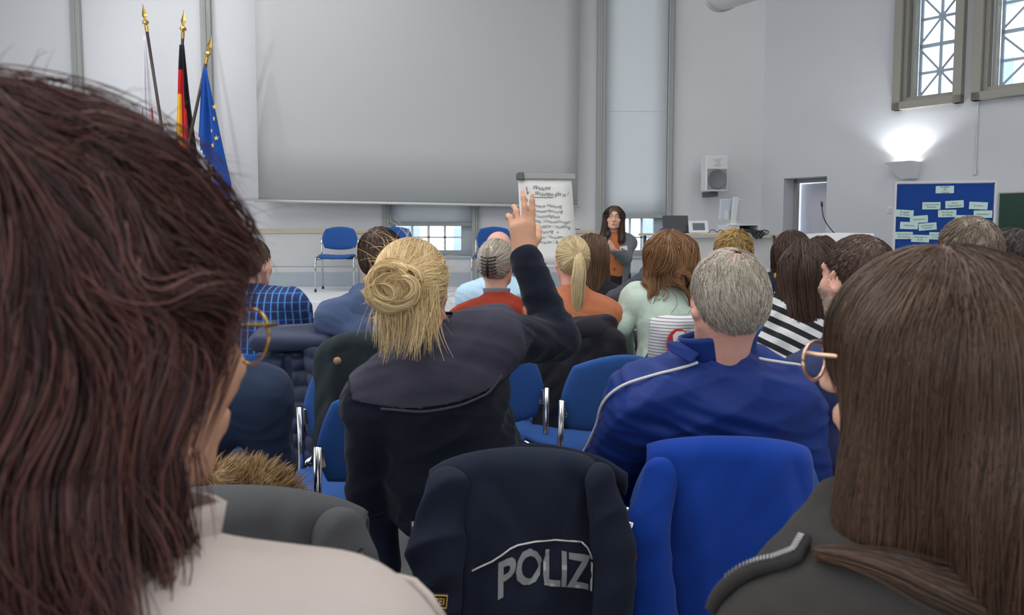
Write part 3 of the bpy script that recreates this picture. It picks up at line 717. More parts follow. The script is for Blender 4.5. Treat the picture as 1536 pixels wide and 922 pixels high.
# ------------------------------------------------------------------ chairs
def make_chair(lab):
    o = empty('conference_chair', (0, 0, 0), lab, 'chair', group='blue conference chairs')
    m = MB(); m.pad(lambda x, y, z: (x*(1+.05*y), y, .430+z+.018*(abs(x)/.22)**2-.02*max(0, y-.12)), .47, .46, .055, .30); m.build('seat', M_blue, o, smooth=True, weld=True)
    m = MB(); m.pad(lambda x, y, z: (x*(1-.10*max(0, y)/.15+.02), y*.0-.215+z-.05*y+.04*(1-(x/.23)**2)*-1, .668+y+(.012*(1-(x/.2)**2) if y > 0 else -.006*(1-(x/.2)**2))), .45, .285, .034, .26)
    m.build('backrest', M_blue, o, smooth=True, weld=True)
    m = MB(); m.box((0, 0, .404), (.40, .38, .012)); m.build('seat_shell', M_black, o, bevel=.004)
    for s in (-1, 1):
        m = MB(); m.tube([(s*.238, -.275, 0.006), (s*.238, -.235, .40), (s*.238, -.225, .47), (s*.238, -.235, .665)], .0125, 10); lg = m.build('leg', M_chrome, o, smooth=True); m = MB(); m.lathe([(.001, 0), (.017, 0), (.016, .03), (.001, .031)], (s*.238, -.275, 0), 10); m.build('foot_cap', M_black, lg)
        m = MB(); m.tube([(s*.238, .235, .006), (s*.238, .21, .38), (s*.238, .195, .418), (s*.235, .16, .43), (s*.236, -.22, .43)], .0115, 10); lg = m.build('leg', M_chrome, o, smooth=True); m = MB(); m.lathe([(.001, 0), (.016, 0), (.015, .03), (.001, .031)], (s*.238, .235, 0), 10); m.build('foot_cap', M_black, lg)
        m = MB(); m.box((s*.212, -.226, .625), (.05, .006, .062)); bk = m.build('bracket', M_chrome, o, bevel=.003)
        for k in (-.016, .016):
            m = MB(); m.lathe([(.001, 0), (.006, 0), (.005, .003), (.001, .004)], (s*.208, -.229, .625+k), 8, np.array([[1, 0, 0], [0, 0, -1], [0, 1, 0]]).T); m.build('screw', M_white, bk)
    m = MB(); m.tube([(-.238, .19, .405), (.238, .19, .405)], .01, 8); m.build('crossbar', M_chrome, o, smooth=True); m = MB(); m.tube([(-.238, -.15, .405), (.238, -.15, .405)], .01, 8); m.build('crossbar', M_chrome, o, smooth=True)
    return o
CH0 = []
def chair(x, y, yaw, lab, z=0):
    if not CH0: o = make_chair(lab); CH0.append(o)
    else: o = copy_tree(CH0[0]); o['label'] = lab
    o.location = (x, y, z); o.rotation_euler = (0, 0, yaw); return o
def chair_px(px, py, Y, yaw, lab, z=0):
    "px: where the backrest centre shows"
    b = P(px, py, Y); f = V3(-math.sin(yaw), math.cos(yaw), 0); c = b+f*.235
    return chair(c[0], c[1], yaw, lab, z)
chair_px(510, 365, 9.75, D2R(184), 'empty blue chair standing left on the stage', SZ)
chair_px(593, 360, 9.75, D2R(178), 'empty blue chair on stage behind the man in the blue hoodie', SZ)
chair_px(741, 365, 9.75, D2R(176), 'empty blue chair on stage behind the bald man', SZ)
chair_px(1010, 368, 9.7, D2R(185), 'blue chair half hidden behind the black laptop and desk', SZ)
chair_px(572, 630, 2.36, D2R(48), 'empty blue chair left of the blonde woman raising her arm')
chair_px(917, 590, 2.92, D2R(30), 'empty blue chair left of the man in the blue track jacket')
chair_px(735, 600, 2.98, D2R(12), 'empty blue chair just right of the raised-arm woman\'s back')

# ------------------------------------------------------------------ people
SK_L = skin('skin_light', (214, 168, 146)); SK_P = skin('skin_pink', (212, 160, 142)); SK_T = skin('skin_tan', (200, 152, 124))
M_eye = mat('eye_white', (225, 222, 216), .2, boost=1.0); M_iris = mat('eye_iris', (70, 60, 50), .2, boost=1.0); M_lip = mat('lips', (176, 104, 100), .4, boost=1.0)
M_shoe = mat('dark_shoe_leather', (44, 40, 38), .5, boost=1.0)
M_jeans = fabric('dark_jeans', (40, 46, 62), 1.2)
class Head:
    def __init__(s, c, yaw=0, pitch=0, roll=0, k=1.0, jaw=.048):
        s.jaw = jaw
        s.c = np.array(c, float); s.R = rotm(yaw, pitch, roll); s.k = k
    def w(s, v): return s.c+(s.R @ (np.array(v, float)*s.k).T).T
    def l(s, X): return ((X-s.c) @ s.R)/s.k
    def ell(s, S, c, r, k=.02, op=0, R=None): S.ell(s.w(c), np.array(r)*s.k, s.R if R is None else s.R @ R, k*s.k, op)
    def cap(s, S, a, b, ra, rb=None, k=.02, op=0): S.cap(s.w(a), s.w(b), ra*s.k, (ra if rb is None else rb)*s.k, k*s.k, op)
    def skull(s, S, grow=0.):
        s.ell(S, (0, -.012, .030), (.076+grow, .098+grow, .087+grow), .0)
        s.ell(S, (0, -.045, -.005), (.064+grow, .062+grow, .065+grow), .03)
    def face(s, S, ears=True):
        s.skull(S)
        s.ell(S, (0, .028, -.05), (.060, .060, .066), .03)
        s.ell(S, (0, .072, -.100), (.026, .022, .020), .03)
        for x in (-1, 1):
            s.ell(S, (x*.042, .050, -.024), (.026, .028, .026), .025)
            s.cap(S, (x*s.jaw, .030, -.085), (x*(s.jaw+.008), -.005, -.05), .016, .018, .03)
            s.cap(S, (x*.016, .085, .034), (x*.050, .066, .032), .010, .009, .015)
            s.ell(S, (x*.033, .097, .012), (.017, .014, .011), .012, 1)
            s.ell(S, (x*.033, .074, .011), (.0135, .0135, .0125), .004)
            s.ell(S, (x*.011, .100, -.036), (.009, .010, .008), .006)
            if ears:
                Re = rotm(x*D2R(-24), D2R(-10), x*D2R(-8))
                s.ell(S, (x*.079, -.010, -.006), (.0085, .021, .033), .008, 0, Re)
                s.ell(S, (x*.086, -.006, -.002), (.006, .012, .020), .004, 1, Re)
                s.ell(S, (x*.076, .0, -.036), (.006, .009, .010), .008)
        s.cap(S, (0, .088, .020), (0, .108, -.026), .008, .012, .012)
        s.ell(S, (0, .111, -.033), (.012, .012, .010), .008)
        s.ell(S, (0, .086, -.068), (.026, .016, .018), .012)
        s.cap(S, (-.017, .094, -.0635), (.017, .094, -.0635), .0045, None, .006); s.cap(S, (-.014, .094, -.0745), (.014, .094, -.0745), .0055, None, .006)
        s.cap(S, (-.02, .104, -.069), (.02, .104, -.069), .0022, None, .003, 1)
HANDL = [(.046, .026, .020), (.050, .030, .022), (.046, .028, .021), (.036, .021, .018)]
def hand(S, w, d, n, side, curl=(.3, .3, .35, .4), spread=.10, thumb=.5, k=1.0, off=0.):
    "w wrist, d direction, n palm normal, side +1: thumb on d x n side; curl per finger in radians per joint"
    w = np.array(w, float); d = nrm(d); n = nrm(n-d*(np.array(n) @ d)); t = np.cross(d, n)*side
    S.cap(w-d*.03, w+d*.012, .027*k, .026*k, .02, 0, (n, 1.35))
    for i in range(4):
        u = (1.5-i)
        kn = w+(d*(.092-.006*abs(i-1.2))+t*(u*.0195))*k
        S.cap(w+d*.012*k+t*u*.012*k, kn, .0155*k, .0125*k, .018, 0)
        a = d*math.cos(spread*u)+t*math.sin(spread*u); p = kn; ang = 0
        for j, ln in enumerate(HANDL[i]):
            ang += curl[i]*(.9 if j else .7)
            dirv = a*math.cos(ang)+n*math.sin(ang); q = p+dirv*ln*k
            S.cap(p, q, (.0100-.0010*j)*k, (.0092-.0012*j)*k, .003 if j == 0 else .006); p = q
    b = w+(d*.022+t*.022+n*.004)*k; a = nrm(d*.62+t*.75+n*.25*thumb*2); q = b+a*.042*k
    S.cap(b, q, .0165*k, .012*k, .015); a2 = nrm(d*.85+t*.40+n*thumb); r = q+a2*.032*k; S.cap(q, r, .0112*k, .010*k, .006)
    a3 = nrm(d*.9+t*.12+n*thumb*1.2); S.cap(r, r+a3*.026*k, .0102*k, .0085*k, .006)
def sit(head, yaw, lean=.10, side=0., sw=.185, hipz=.60, k=1.0, drop=.17):
    J = {'head': head}; f = V3(-math.sin(yaw), math.cos(yaw), 0); r = V3(math.cos(yaw), math.sin(yaw), 0)
    nk = head.c-V3(0, 0, drop)*k-f*.035
    hp = nk-f*lean-r*side; hp[2] = hipz
    J.update(f=f, r=r, neck=nk, hip=hp); up = nrm(nk-hp); J['up'] = up
    rr = nrm(np.cross(f, up)) if abs(np.cross(f, up) @ r) > .1 else r
    rr = nrm(r-up*(r @ up)); J['rr'] = rr; J['ff'] = np.cross(up, rr)
    for s, n in ((-1, 'L'), (1, 'R')):
        sh = nk+rr*s*sw*.97-up*.098*k; J['sh'+n] = sh
        el = sh-V3(0, 0, .255)*k+r*s*.045+f*.09; J['el'+n] = el
        J['wr'+n] = el+f*.215*k-r*s*.10-V3(0, 0, .05)
        kn = hp+r*s*.115+f*.40*k; kn[2] = .555; J['kn'+n] = kn
        an = kn-f*.06+r*s*.01; an[2] = .085; J['an'+n] = an; J['hp'+n] = hp+r*s*.09-V3(0, 0, .0)
        J['hd'+n] = (f*.8-V3(0, 0, .5)-r*s*.3, -V3(0, 0, 1)-f*.2)
    J['k'] = k; J['bulk'] = 1.0; return J
def torso_frame(J):
    up = nrm(J['neck']-J['hip']); rr = nrm((J['shR']-J['shL'])-up*((J['shR']-J['shL']) @ up)); ff = np.cross(up, rr)
    J['up'], J['rr'], J['ff'] = up, rr, ff; return up, rr, ff
def torso(S, J, g, low=0.):
    up, rr, ff = torso_frame(J); R = np.array([rr, ff, up]).T; h, n = J['hip'], J['neck']; Ln = np.linalg.norm(n-h); b = J['bulk']; k = J['k']
    wd = np.linalg.norm(J['shR']-J['shL'])/2
    S.ell(h+up*Ln*.70+ff*.0, (wd*.84*min(b, 1.1)+g, .106*b+g, Ln*.33+g), R, .0)
    S.ell(h+up*Ln*.40+ff*.01, (.142*b*k+g, .112*b+g, Ln*.33+g), R, .06)
    S.ell(h+up*.06-ff*.0, (.165*b*k+g, .125*b+g, .13+g), R, .06)
    m = n-up*.055
    S.cap(J['shL']*.55+m*.45, J['shR']*.55+m*.45, .062+g, None, .05, 0, None)
    for s in 'LR':
        S.cap(n-up*.035-ff*.0, J['sh'+s]+up*.006, .046+g, .042+g, .06)
        S.ell(J['sh'+s], (.053*b+g,)*3, None, .06)
def arms(S, J, g, cuff=0., k=.03):
    for s in 'LR':
        w = J['el'+s]+(J['wr'+s]-J['el'+s])*(1-cuff)
        S.cap(J['sh'+s], J['el'+s], .050*J['bulk']+g, .040+g, k); S.cap(J['el'+s], w, .041+g, .029+g*.7, k)
def legs(S, J, g, k=.03):
    for s in 'LR':
        S.cap(J['hp'+s], J['kn'+s], .078+g, .054+g, k); S.cap(J['kn'+s], J['an'+s], .052+g, .036+g, k)
def shoes(S, J):
    for s in 'LR':
        a = J['an'+s]*V3(1, 1, 0); d = nrm((J['kn'+s]-J['hp'+s])*V3(1, 1, 0)) if 'toe' not in J else J['toe']
        S.cap(a+V3(0, 0, .045)-d*.03, a+V3(0, 0, .036)+d*.14, .042, .036, .02); S.cap(a+V3(0, 0, .05), a+V3(0, 0, .10), .042, .045, .03)
        S.plane((0, 0, .004), (0, 0, -1))
def garfold(X, J, seed, a):
    return a*(.55*folds(X, seed, 15, J['rr']*.9+J['up']*.35)+.40*folds(X, seed+5, 38, J['rr']*.95+J['up']*.5, .2)+.22*folds(X, seed+6, 75, J['rr']*.9-J['up']*.4, .15)+.3*wave(X, seed+9, 26))
def person(lab, J, sk, top, trousers, group=None, h=.0065, hc=.008, cuff=.12, fold=.010, hand_k=1.0, top_name='sweater', g=.013, collar=None, nofold=False, skirt=None, hands=True, seed=1):
    hd = J['head']; root = J['hip']*V3(1, 1, 0)+V3(0, 0, 0)
    o = empty('person', root, lab, 'person', 0, group)
    S = Sdf(); hd.face(S)
    S.cap(hd.w((0, -.022, -.045)), J['neck']-J.get('upn', V3(0, 0, .03)), .054*hd.k, .058, .03)
    torso(S, J, -.012)
    arms(S, J, -.012, 0, .02); legs(S, J, -.014)
    for s in 'LR':
        if hands: hand(S, J['wr'+s], J['hd'+s][0], J['hd'+s][1], (1 if s == 'R' else -1)*J.get('ts'+s, 1), J.get('curl'+s, (.45, .5, .55, .6)), J.get('spr'+s, .08), J.get('thumb'+s, .5), hand_k)
    for s in 'LR': S.cap(J['an'+s], J['an'+s]*V3(1, 1, 0)+V3(0, 0, .045)+nrm((J['kn'+s]-J['hp'+s])*V3(1, 1, 0.0001))*.12, .033, .028, .02)
    Vt, Fq = S.mesh(h*J['k'], 1); mesh_np('body', Vt, [Fq], sk, o, root)
    # upper garment
    G = Sdf(); torso(G, J, g); arms(G, J, g, cuff)
    if skirt: skirt(G)
    nb = hd.c*.12+J['neck']*.88
    if collar != 'none': G.cap(J['neck']-J['up']*.02, nb if collar is None else nb+J['up']*collar, .066, .060, .03)
    Vt, Fq = G.mesh(hc, 2); nn = vnormals(Vt, Fq)
    ax = J['rr']*.9+J['up']*.35
    far = 1.0
    Vt = Vt+nn*garfold(Vt, J, seed, fold)[:, None]
    mesh_np(top_name, Vt, [Fq], top, o, root)
    T = Sdf(); up, rr, ff = J['up'], J['rr'], J['ff']; b = J['bulk']; legs(T, J, .012)
    T.ell(J['hip']+up*.0, (.172*b*J['k'], .135*b, .10), np.array([rr, ff, up]).T, .05)
    Vt, Fq = T.mesh(hc*1.2, 1); mesh_np('trousers', Vt+vnormals(Vt, Fq)*(.006*folds(Vt, seed+3, 18, J['r']))[:, None], [Fq], trousers, o, root)
    H = Sdf(); shoes(H, J); Vt, Fq = H.mesh(.009, 1)
    for s in 'LR':
        far_ = np.linalg.norm((Vt-J['an'+s])[:, :2], axis=1) < np.linalg.norm((Vt-J['an'+('R' if s == 'L' else 'L')])[:, :2], axis=1)
        v2, f2 = submesh(Vt, Fq, far_[Fq].all(1)); mesh_np('shoe', v2, [f2], M_shoe, o, root)
    J['root'] = root; J['G'] = G; return o
# ---- hair
def tubes(P_, w, seg=3):
    "strand polylines (n,s,3), radius (n,s) -> triangle tubes"
    n, s, _ = P_.shape
    T = nrm(np.gradient(P_, axis=1)); ref = np.tile(V3(.31, .52, .79), (n, s, 1))
    A = nrm(np.cross(T, ref)); B = np.cross(T, A); vs = []
    for k in range(seg):
        a = 2*math.pi*k/seg; vs.append(P_+w[..., None]*(math.cos(a)*A+math.sin(a)*B))
    Vt = np.stack(vs, 2).reshape(-1, 3)
    b = (np.arange(n)[:, None]*s+np.arange(s-1)[None])*seg
    Fs = [np.stack([b+k, b+(k+1) % seg, b+seg+(k+1) % seg, b+seg+k], -1).reshape(-1, 4) for k in range(seg)]
    return Vt, np.concatenate(Fs)
def sample(Vt, Fq, n, rs, wt=None):
    a = np.linalg.norm(np.cross(Vt[Fq[:, 2]]-Vt[Fq[:, 0]], Vt[Fq[:, 3]]-Vt[Fq[:, 1]]), axis=1)
    if wt is not None: a = a*wt
    i = rs.choice(len(Fq), n, p=a/a.sum()); u, v = rs.rand(n, 1), rs.rand(n, 1)
    q = Vt[Fq[i]]; return (q[:, 0]*(1-u)+q[:, 1]*u)*(1-v)+(q[:, 3]*(1-u)+q[:, 2]*u)*v
def grow(p, flow, n, seg, guard, clear, pull=.5, mom=.55, pullfn=None):
    out = [p.copy()]; d = None
    for i in range(n-1):
        f = nrm(flow(p, i/(n-1))); d = f if d is None else nrm(mom*d+(1-mom)*f)
        p = p+d*seg
        if guard is not None:
            D, g = guard.grad(p); e = clear-D
            pl = pull if pullfn is None else pullfn(p)
            e = np.where(e > 0, e, e*pl); p = p+g*e[:, None]
        out.append(p.copy())
    return np.stack(out, 1)
def taper(n, s, w, tip=.25, rs=None, start=.8):
    t = np.linspace(0, 1, s); q = np.where(t < .3, start+(1-start)*t/.3, 1-(1-tip)*((t-.3)/.7)**1.5)
    return w*q[None]*(rs.uniform(.7, 1.25, (n, 1)) if rs is not None else 1)
def add_hair(o, root, parts, m, name='hair'):
    Vs, Fs, b = [], [], 0
    for Vt, Fq in parts: Vs.append(Vt); Fs.append(Fq+b); b += len(Vt)
    return mesh_np(name, np.concatenate(Vs), Fs, m, o, root)
def hairline(L, top=.062, ear=-.012, nape=-.072):
    y = L[:, 1]
    zl = np.interp(y, [-.11, -.045, -.012, .012, .035, .060, .085], [nape, nape*.8, ear+.012, ear+.036, top*.62, top*.85, top])
    return L[:, 2] > zl
def short_hair(o, J, m, n=2600, t=.010, ln=.035, w=.0011, seed=2, lift=.0, comb=(0, .3, -.1), bald=None, h=.006, nape=-.068, top=.062, ear=-.012, seglen=None, messy=.25, steps=7):
    hd = J['head']; rs = np.random.RandomState(seed); S = Sdf(); hd.skull(S, t*.7)
    Vt, Fq = S.mesh(h, 1); Lc = hd.l(Vt[Fq].mean(1)); keep = hairline(Lc, top, ear, nape)
    r = sample(Vt, Fq[keep], n, rs, None if bald is None else 1-.72*bald(Lc[keep]))
    if bald is not None: keep &= bald(Lc) < .5
    v2, f2 = submesh(Vt, Fq, keep)
    K = Sdf(); hd.skull(K, 0); cr = V3(0, -.055, .105); cb = np.array(comb, float)
    jit = nrm(rs.normal(size=(n, 3)))*messy
    def flow(p, u):
        l = hd.l(p); d = nrm(l-cr)*.8+cb; d[:, 2] -= .35; return nrm(d+jit+.35*np.stack([wave(l, seed+i, 45, 3) for i in range(3)], -1)*messy*2) @ hd.R.T
    st_ = ln/steps*rs.uniform(.6, 1.3, (n, 1))
    base = t*rs.uniform(.35, 1.05, n)
    out = [r]; p = r.copy(); d = None
    for i in range(steps):
        f = flow(p, i/steps); p = p+f*st_; D, g = K.grad(p); e = base*(1+lift*(i/steps))-D; p = p+g*(np.where(e > 0, e, e*.8))[:, None]; out.append(p.copy())
    Q = np.stack(out, 1)
    add_hair(o, J['root'], [(v2, f2), tubes(Q, taper(n, steps+1, w, .2, rs))], m)
def cap_hair(hd, tie, n, t, rs, w, h=.006, top=.066, seed=3, nape=-.08, loose=.15, steps=12):
    "hair swept over the skull to a tie point (local)"
    S = Sdf(); hd.skull(S, t*.75); Vt, Fq = S.mesh(h, 1); Lc = hd.l(Vt[Fq].mean(1)); v2, f2 = submesh(Vt, Fq, hairline(Lc, top, -.006, nape))
    K = Sdf(); hd.skull(K, 0); r = sample(v2, f2, n, rs); tw = hd.w(tie); tie = np.array(tie, float)
    dist = np.linalg.norm(r-tw, axis=1, keepdims=True); jit = nrm(rs.normal(size=(n, 3)))*loose
    cl = t*rs.uniform(.5, 1.15, n)
    def flow(p, u): return nrm(nrm(tw-p)+jit*(1-u)+.12*np.stack([wave(p, seed+i, 40, 3) for i in range(3)], -1))
    Q = grow(r, flow, steps, dist*1.12/(steps-1), K, cl, .75, .3)
    return (v2, f2), tubes(Q, taper(n, steps, w, .7, rs))
def tail(pts, rad, n, rs, w, seed=4, steps=16, frizz=.01, endspread=.5):
    "bundle of strands along a polyline"
    pts = np.array(pts, float); t = np.linspace(0, 1, steps)
    ln = np.r_[0, np.cumsum(np.linalg.norm(np.diff(pts, axis=0), axis=1))]; ln /= ln[-1]
    c = np.stack([np.interp(t, ln, pts[:, i]) for i in range(3)], -1); rr = np.interp(t, ln, rad)
    for _ in range(2): c[1:-1] = (c[:-2]+2*c[1:-1]+c[2:])/4
    T = nrm(np.gradient(c, axis=0)); A = nrm(np.cross(T, V3(.3, .9, .2))); B = np.cross(T, A)
    ph = rs.uniform(0, 2*math.pi, (n, 1)); rad0 = np.sqrt(rs.rand(n, 1)); tw = rs.uniform(-.7, .7, (n, 1))
    a = ph+tw*t[None]
    Q = c[None]+rr[None, :, None]*rad0[..., None]*(np.cos(a)[..., None]*A[None]+np.sin(a)[..., None]*B[None])
    Q = Q+frizz*np.stack([wave(Q, seed+i, 30, 3) for i in range(3)], -1)*t[None, :, None]
    cut = rs.uniform(1-endspread*.5, 1.0, (n, 1)); tt = cut*t[None]
    Qc = np.stack([[np.interp(tt[i], t, Q[i, :, k]) for k in range(3)] for i in range(n)]).transpose(0, 2, 1)
    S = Sdf()
    for i in range(steps-1): S.cap(c[i], c[i+1], rr[i]*.72, rr[i+1]*(.72 if i < steps-4 else .3), .01)
    return S.mesh(max(.004, rr.max()/8), 1), tubes(Qc, taper(n, steps, w, .25, rs))
def long_hair(o, J, m, S, guard, n, part, ln, w, seed=5, steps=24, keepfn=None, thick=.012, wav=0., wfreq=18, rootfn=None, pull=.35, g=None, out=.35, tips=.3, lenvar=.25, h=.006, shellgrow=None, clump=.25):
    "S: hair volume; strands start on its upper part and fall along it"
    hd = J['head']; rs = np.random.RandomState(seed); Vt, Fq = S.mesh(h, 2)
    Lc = hd.l(Vt[Fq].mean(1)); keep = keepfn(Lc) if keepfn is not None else np.ones(len(Fq), bool)
    v2, f2 = submesh(Vt, Fq, keep)
    rk = keep & (Lc[:, 2] > .0) if rootfn is None else keep & rootfn(Lc)
    r = sample(Vt, Fq[rk], n, rs); jit = nrm(rs.normal(size=(n, 3)))*.10
    part = np.array(part, float); cl = rs.uniform(-.002, thick, n)
    def flow(p, u):
        l = hd.l(p); v = l-part; v[:, 2] = 0; top = np.clip((l[:, 2]-.03)/.07, 0, 1)[:, None]
        d = (nrm(v)*out*top) @ hd.R.T+V3(0, 0, -1)*(.35+.65*(1-top))
        if g is not None: d = d+g(p, u)
        return nrm(d+jit+clump*np.stack([wave(l*V3(1, 1, .35), seed+i, 26, 3) for i in range(3)], -1)+wav*np.clip((.02-l[:, 2:3])/.08, .12, 1)*np.stack([wave(l, seed+20+i, wfreq, 3) for i in range(3)], -1))
    L_ = ln*rs.uniform(1-lenvar, 1+lenvar*.4, (n, 1))
    Q = grow(r, flow, steps, L_/(steps-1), guard, cl, pull, .5)
    add_hair(o, J['root'], [(v2, f2), tubes(Q, taper(n, steps, w, tips, rs))], m); return Q
def eyes(o, J, lips=True):
    hd = J['head']; k = hd.k
    for x in (-1, 1):
        m = MB(); R_ = np.array([hd.R[:, 0], hd.R[:, 2], hd.R[:, 1]]).T
        c = hd.w((x*.033, .0775, .011)); m.lathe([(.0115*k*math.cos(a), .0115*k*math.sin(a)) for a in np.linspace(-1.5, 1.5, 9)], c, 14, R_); e = m.build('eye', M_eye, o, J['root'], smooth=True)
        m = MB(); m.lathe([(.001, .0105*k), (.0055*k, .0112*k), (.004*k, .0122*k), (.001, .0124*k)], c, 12, R_); m.build('iris', M_iris, e, J['root'], smooth=True)
        m = MB(); m.tube([hd.w((x*a, b, c_)) for a, b, c_ in ((.016, .098, .030), (.034, .0935, .0345), (.051, .077, .031))], [.002*k, .003*k, .0015*k], 6); m.build('eyebrow', mat('eyebrow', (70, 50, 42), .8, boost=1.0), o, J['root'], smooth=True)
    if lips:
        m = MB()
        m.tube([hd.w((x, .1005-abs(x)*.22, -.0640-abs(x)*.12)) for x in np.linspace(-.022, .022, 9)], [.0012*k, .0028*k, .0036*k, .0038*k, .0036*k, .0038*k, .0036*k, .0028*k, .0012*k], 8)
        m.tube([hd.w((x, .1000-abs(x)*.22, -.0745+abs(x)*.14)) for x in np.linspace(-.021, .021, 9)], [.0012*k, .003*k, .0042*k, .0048*k, .005*k, .0048*k, .0042*k, .003*k, .0012*k], 8)
        m.build('lips', M_lip, o, J['root'], smooth=True)
def ear_px(): pass
def glasses(o, J, m, wl=.052, hl=.042, y=.108, z=.002, r=.0014, pads=False):
    hd = J['head']; root = J['root']
    g = MB(); lens = []
    for x in (-1, 1):
        ring = [hd.w((x*(.034+wl/2*math.cos(a)*(1 if abs(math.cos(a)) < .99 else 1)), y-.10*abs(.034+wl/2*math.cos(a)*1)*.28, z+hl/2*math.sin(a)*(1.0 if math.sin(a) < 0 else .85))) for a in np.linspace(0, 2*math.pi, 29)]
        g.tube(ring, r, 8)
        e = hd.w((x*(.034+wl/2+.001), y-.006, z+.008)); h_ = hd.w((x*.072, y-.012, z+.012)); a_ = hd.w((x*.083, .01, z+.012)); b_ = hd.w((x*.082, -.02, z-.012))
        g.tube([e, h_, hd.w((x*.079, y-.03, z+.012)), a_, b_], r*1.2, 8)
    g.tube([hd.w((-.010, y, z+.008)), hd.w((0, y+.005, z+.012)), hd.w((.010, y, z+.008))], r, 8)
    return g.build('glasses', m, o, root, smooth=True)
def collar_ring(o, J, c, axis, r, hgt, m, name='collar', flare=.006, rfl=(1, 1), thick=.004, tiltf=0., open_=0.0):
    ax = nrm(axis); rr = nrm(J['rr']-ax*(J['rr'] @ ax)); ff = np.cross(ax, rr); mb = MB()
    def fn(u, v):
        a = 2*math.pi*(u*(1-open_)+open_/2)+math.pi/2; q = r+flare*v
        return c+rr*q*rfl[0]*math.cos(a)+ff*q*rfl[1]*math.sin(a)+ax*(hgt*v+tiltf*math.sin(a))+.002*math.sin(9*a)*rr
    mb.grid(fn, 40, 6); return mb.build(name, m, o, J['root'], smooth=True, solid=thick)
def skincol(c): return skin('skin_%02x%02x%02x' % tuple(c), c)

# ---- the rows of listeners, far to near
def seat_chair(J, lab, yaw=None, back=.0):
    yaw = math.atan2(-J['f'][0], J['f'][1]) if yaw is None else yaw
    c = J['hip']-J['f']*.02; return chair(c[0], c[1], yaw, lab)
H_br = hair_mat('dark_brown_hair', [(48, 34, 28), (78, 56, 44), (60, 44, 36)])
H_mb = hair_mat('mid_brown_hair', [(70, 50, 38), (112, 84, 62), (88, 64, 48)])
H_rb = hair_mat('red_brown_hair', [(96, 66, 44), (156, 116, 80), (126, 90, 60)])
H_bl = hair_mat('blond_hair', [(156, 132, 96), (216, 198, 158), (190, 168, 126)])
H_sb = hair_mat('dirty_blond_hair', [(140, 112, 62), (196, 164, 100), (100, 78, 46)])
H_gr = hair_mat('grey_hair', [(116, 102, 88), (200, 192, 180), (158, 146, 132)])
H_sg = hair_mat('grey_brown_hair', [(84, 74, 66), (128, 114, 100), (104, 92, 80)])
H_dk = hair_mat('black_brown_hair', [(34, 28, 26), (58, 48, 44), (44, 38, 34)])
def head_px(px, py, Y, yaw=0, pitch=0, roll=0, k=1.0): return Head(P(px, py, Y), yaw, pitch, roll, k)
def keep_long(L):    # open the face side of a hair volume
    return ~((L[:, 1] > .045+.0*L[:, 0]) & (L[:, 2] < .058)) & ~((L[:, 1] > .02) & (np.abs(L[:, 0]) < .062) & (L[:, 2] < .05))

# standing speaker
hd = head_px(921, 327, 7.45, D2R(172), D2R(4), D2R(-4), .97)
hd.jaw = .040
J = sit(hd, D2R(178), .0, 0, .155, .86, .95, .168)
f, r = J['f'], J['r']; hp = J['hip']
for s, n in ((-1, 'L'), (1, 'R')):
    J['hp'+n] = hp+r*s*.085-V3(0, 0, .02); J['kn'+n] = hp+r*s*.09+f*.03-V3(0, 0, .39); J['an'+n] = hp+r*s*.10-V3(0, 0, .775); J['an'+n][2] = .085
J['toe'] = f
wr = P(914, 362, 7.18); J['wrL'] = P(919, 373, 7.19); J['elL'] = P(937, 384, 7.36); J['elL'] = P(938, 386, 7.34)
mic0, mic1 = P(906, 372, 7.12), P(914, 347, 7.17)
J['hdL'] = (nrm(P(907, 358, 7.12)-J['wrL']), V3(-.8, .6, .1)); J['curlL'] = (.95, 1.0, 1.05, 1.1); J['thumbL'] = .9
J['elR'] = J['shR']+r*.05-V3(0, 0, .26)-f*.03; J['wrR'] = J['elR']-V3(0, 0, .22)+f*.06; J['hdR'] = (-V3(0, 0, 1)+f*.15, r*-1)
M_blz = fabric('grey_blazer', (104, 108, 112), 1.15, .25, .5, 400); M_rust = fabric('rust_blouse', (176, 106, 66), 1.15)
sp = person('standing woman in grey blazer and rust blouse speaking into a handheld microphone', J, SK_L, M_rust, fabric('black_trousers', (34, 36, 44)), h=.005, hc=.007, g=.010, top_name='blouse', cuff=.5, collar='none', fold=.003)
G = Sdf(); torso(G, J, .022); arms(G, J, .024, .06); up, rr, ff = J['up'], J['rr'], J['ff']
G.ell(hp-V3(0, 0, .03), (.175, .135, .13), np.array([rr, ff, up]).T, .05)
Vt, Fq = G.mesh(.007, 2); nn_ = vnormals(Vt, Fq); Vt = Vt+nn_*(.005*folds(Vt, 5, 18, rr))[:, None]
fc_ = Vt[Fq].mean(1)-J['neck']; lx, ly, lz = fc_ @ rr, fc_ @ ff, fc_ @ up
val = None
opn = (ly > .02) & (np.abs(lx+.01) < np.interp(-lz, [0, .15, .35, .55, .75], [.05, .055, .075, .065, .085]))
armf = np.zeros(len(Fq), bool)
for s in 'LR':
    a_, b_, c_ = J['sh'+s], J['el'+s], J['wr'+s]; q_ = Vt[Fq].mean(1)
    for a2, b2 in ((a_, b_), (b_, c_)):
        t_ = np.clip(((q_-a2) @ (b2-a2))/((b2-a2) @ (b2-a2)), 0, 1); armf |= np.linalg.norm(q_-a2-t_[:, None]*(b2-a2), axis=1) < .074
v2, f2 = submesh(Vt, Fq, (~opn | (armf & ((lx < -.06) | (lz < -.16)) & (ly > .10))) & (lz > -.78) & (lz < .035)); o_ = mesh_np('blazer', v2, [f2], M_blz, sp, J['root'])
sd = o_.modifiers.new('thick', 'SOLIDIFY'); sd.thickness = .006
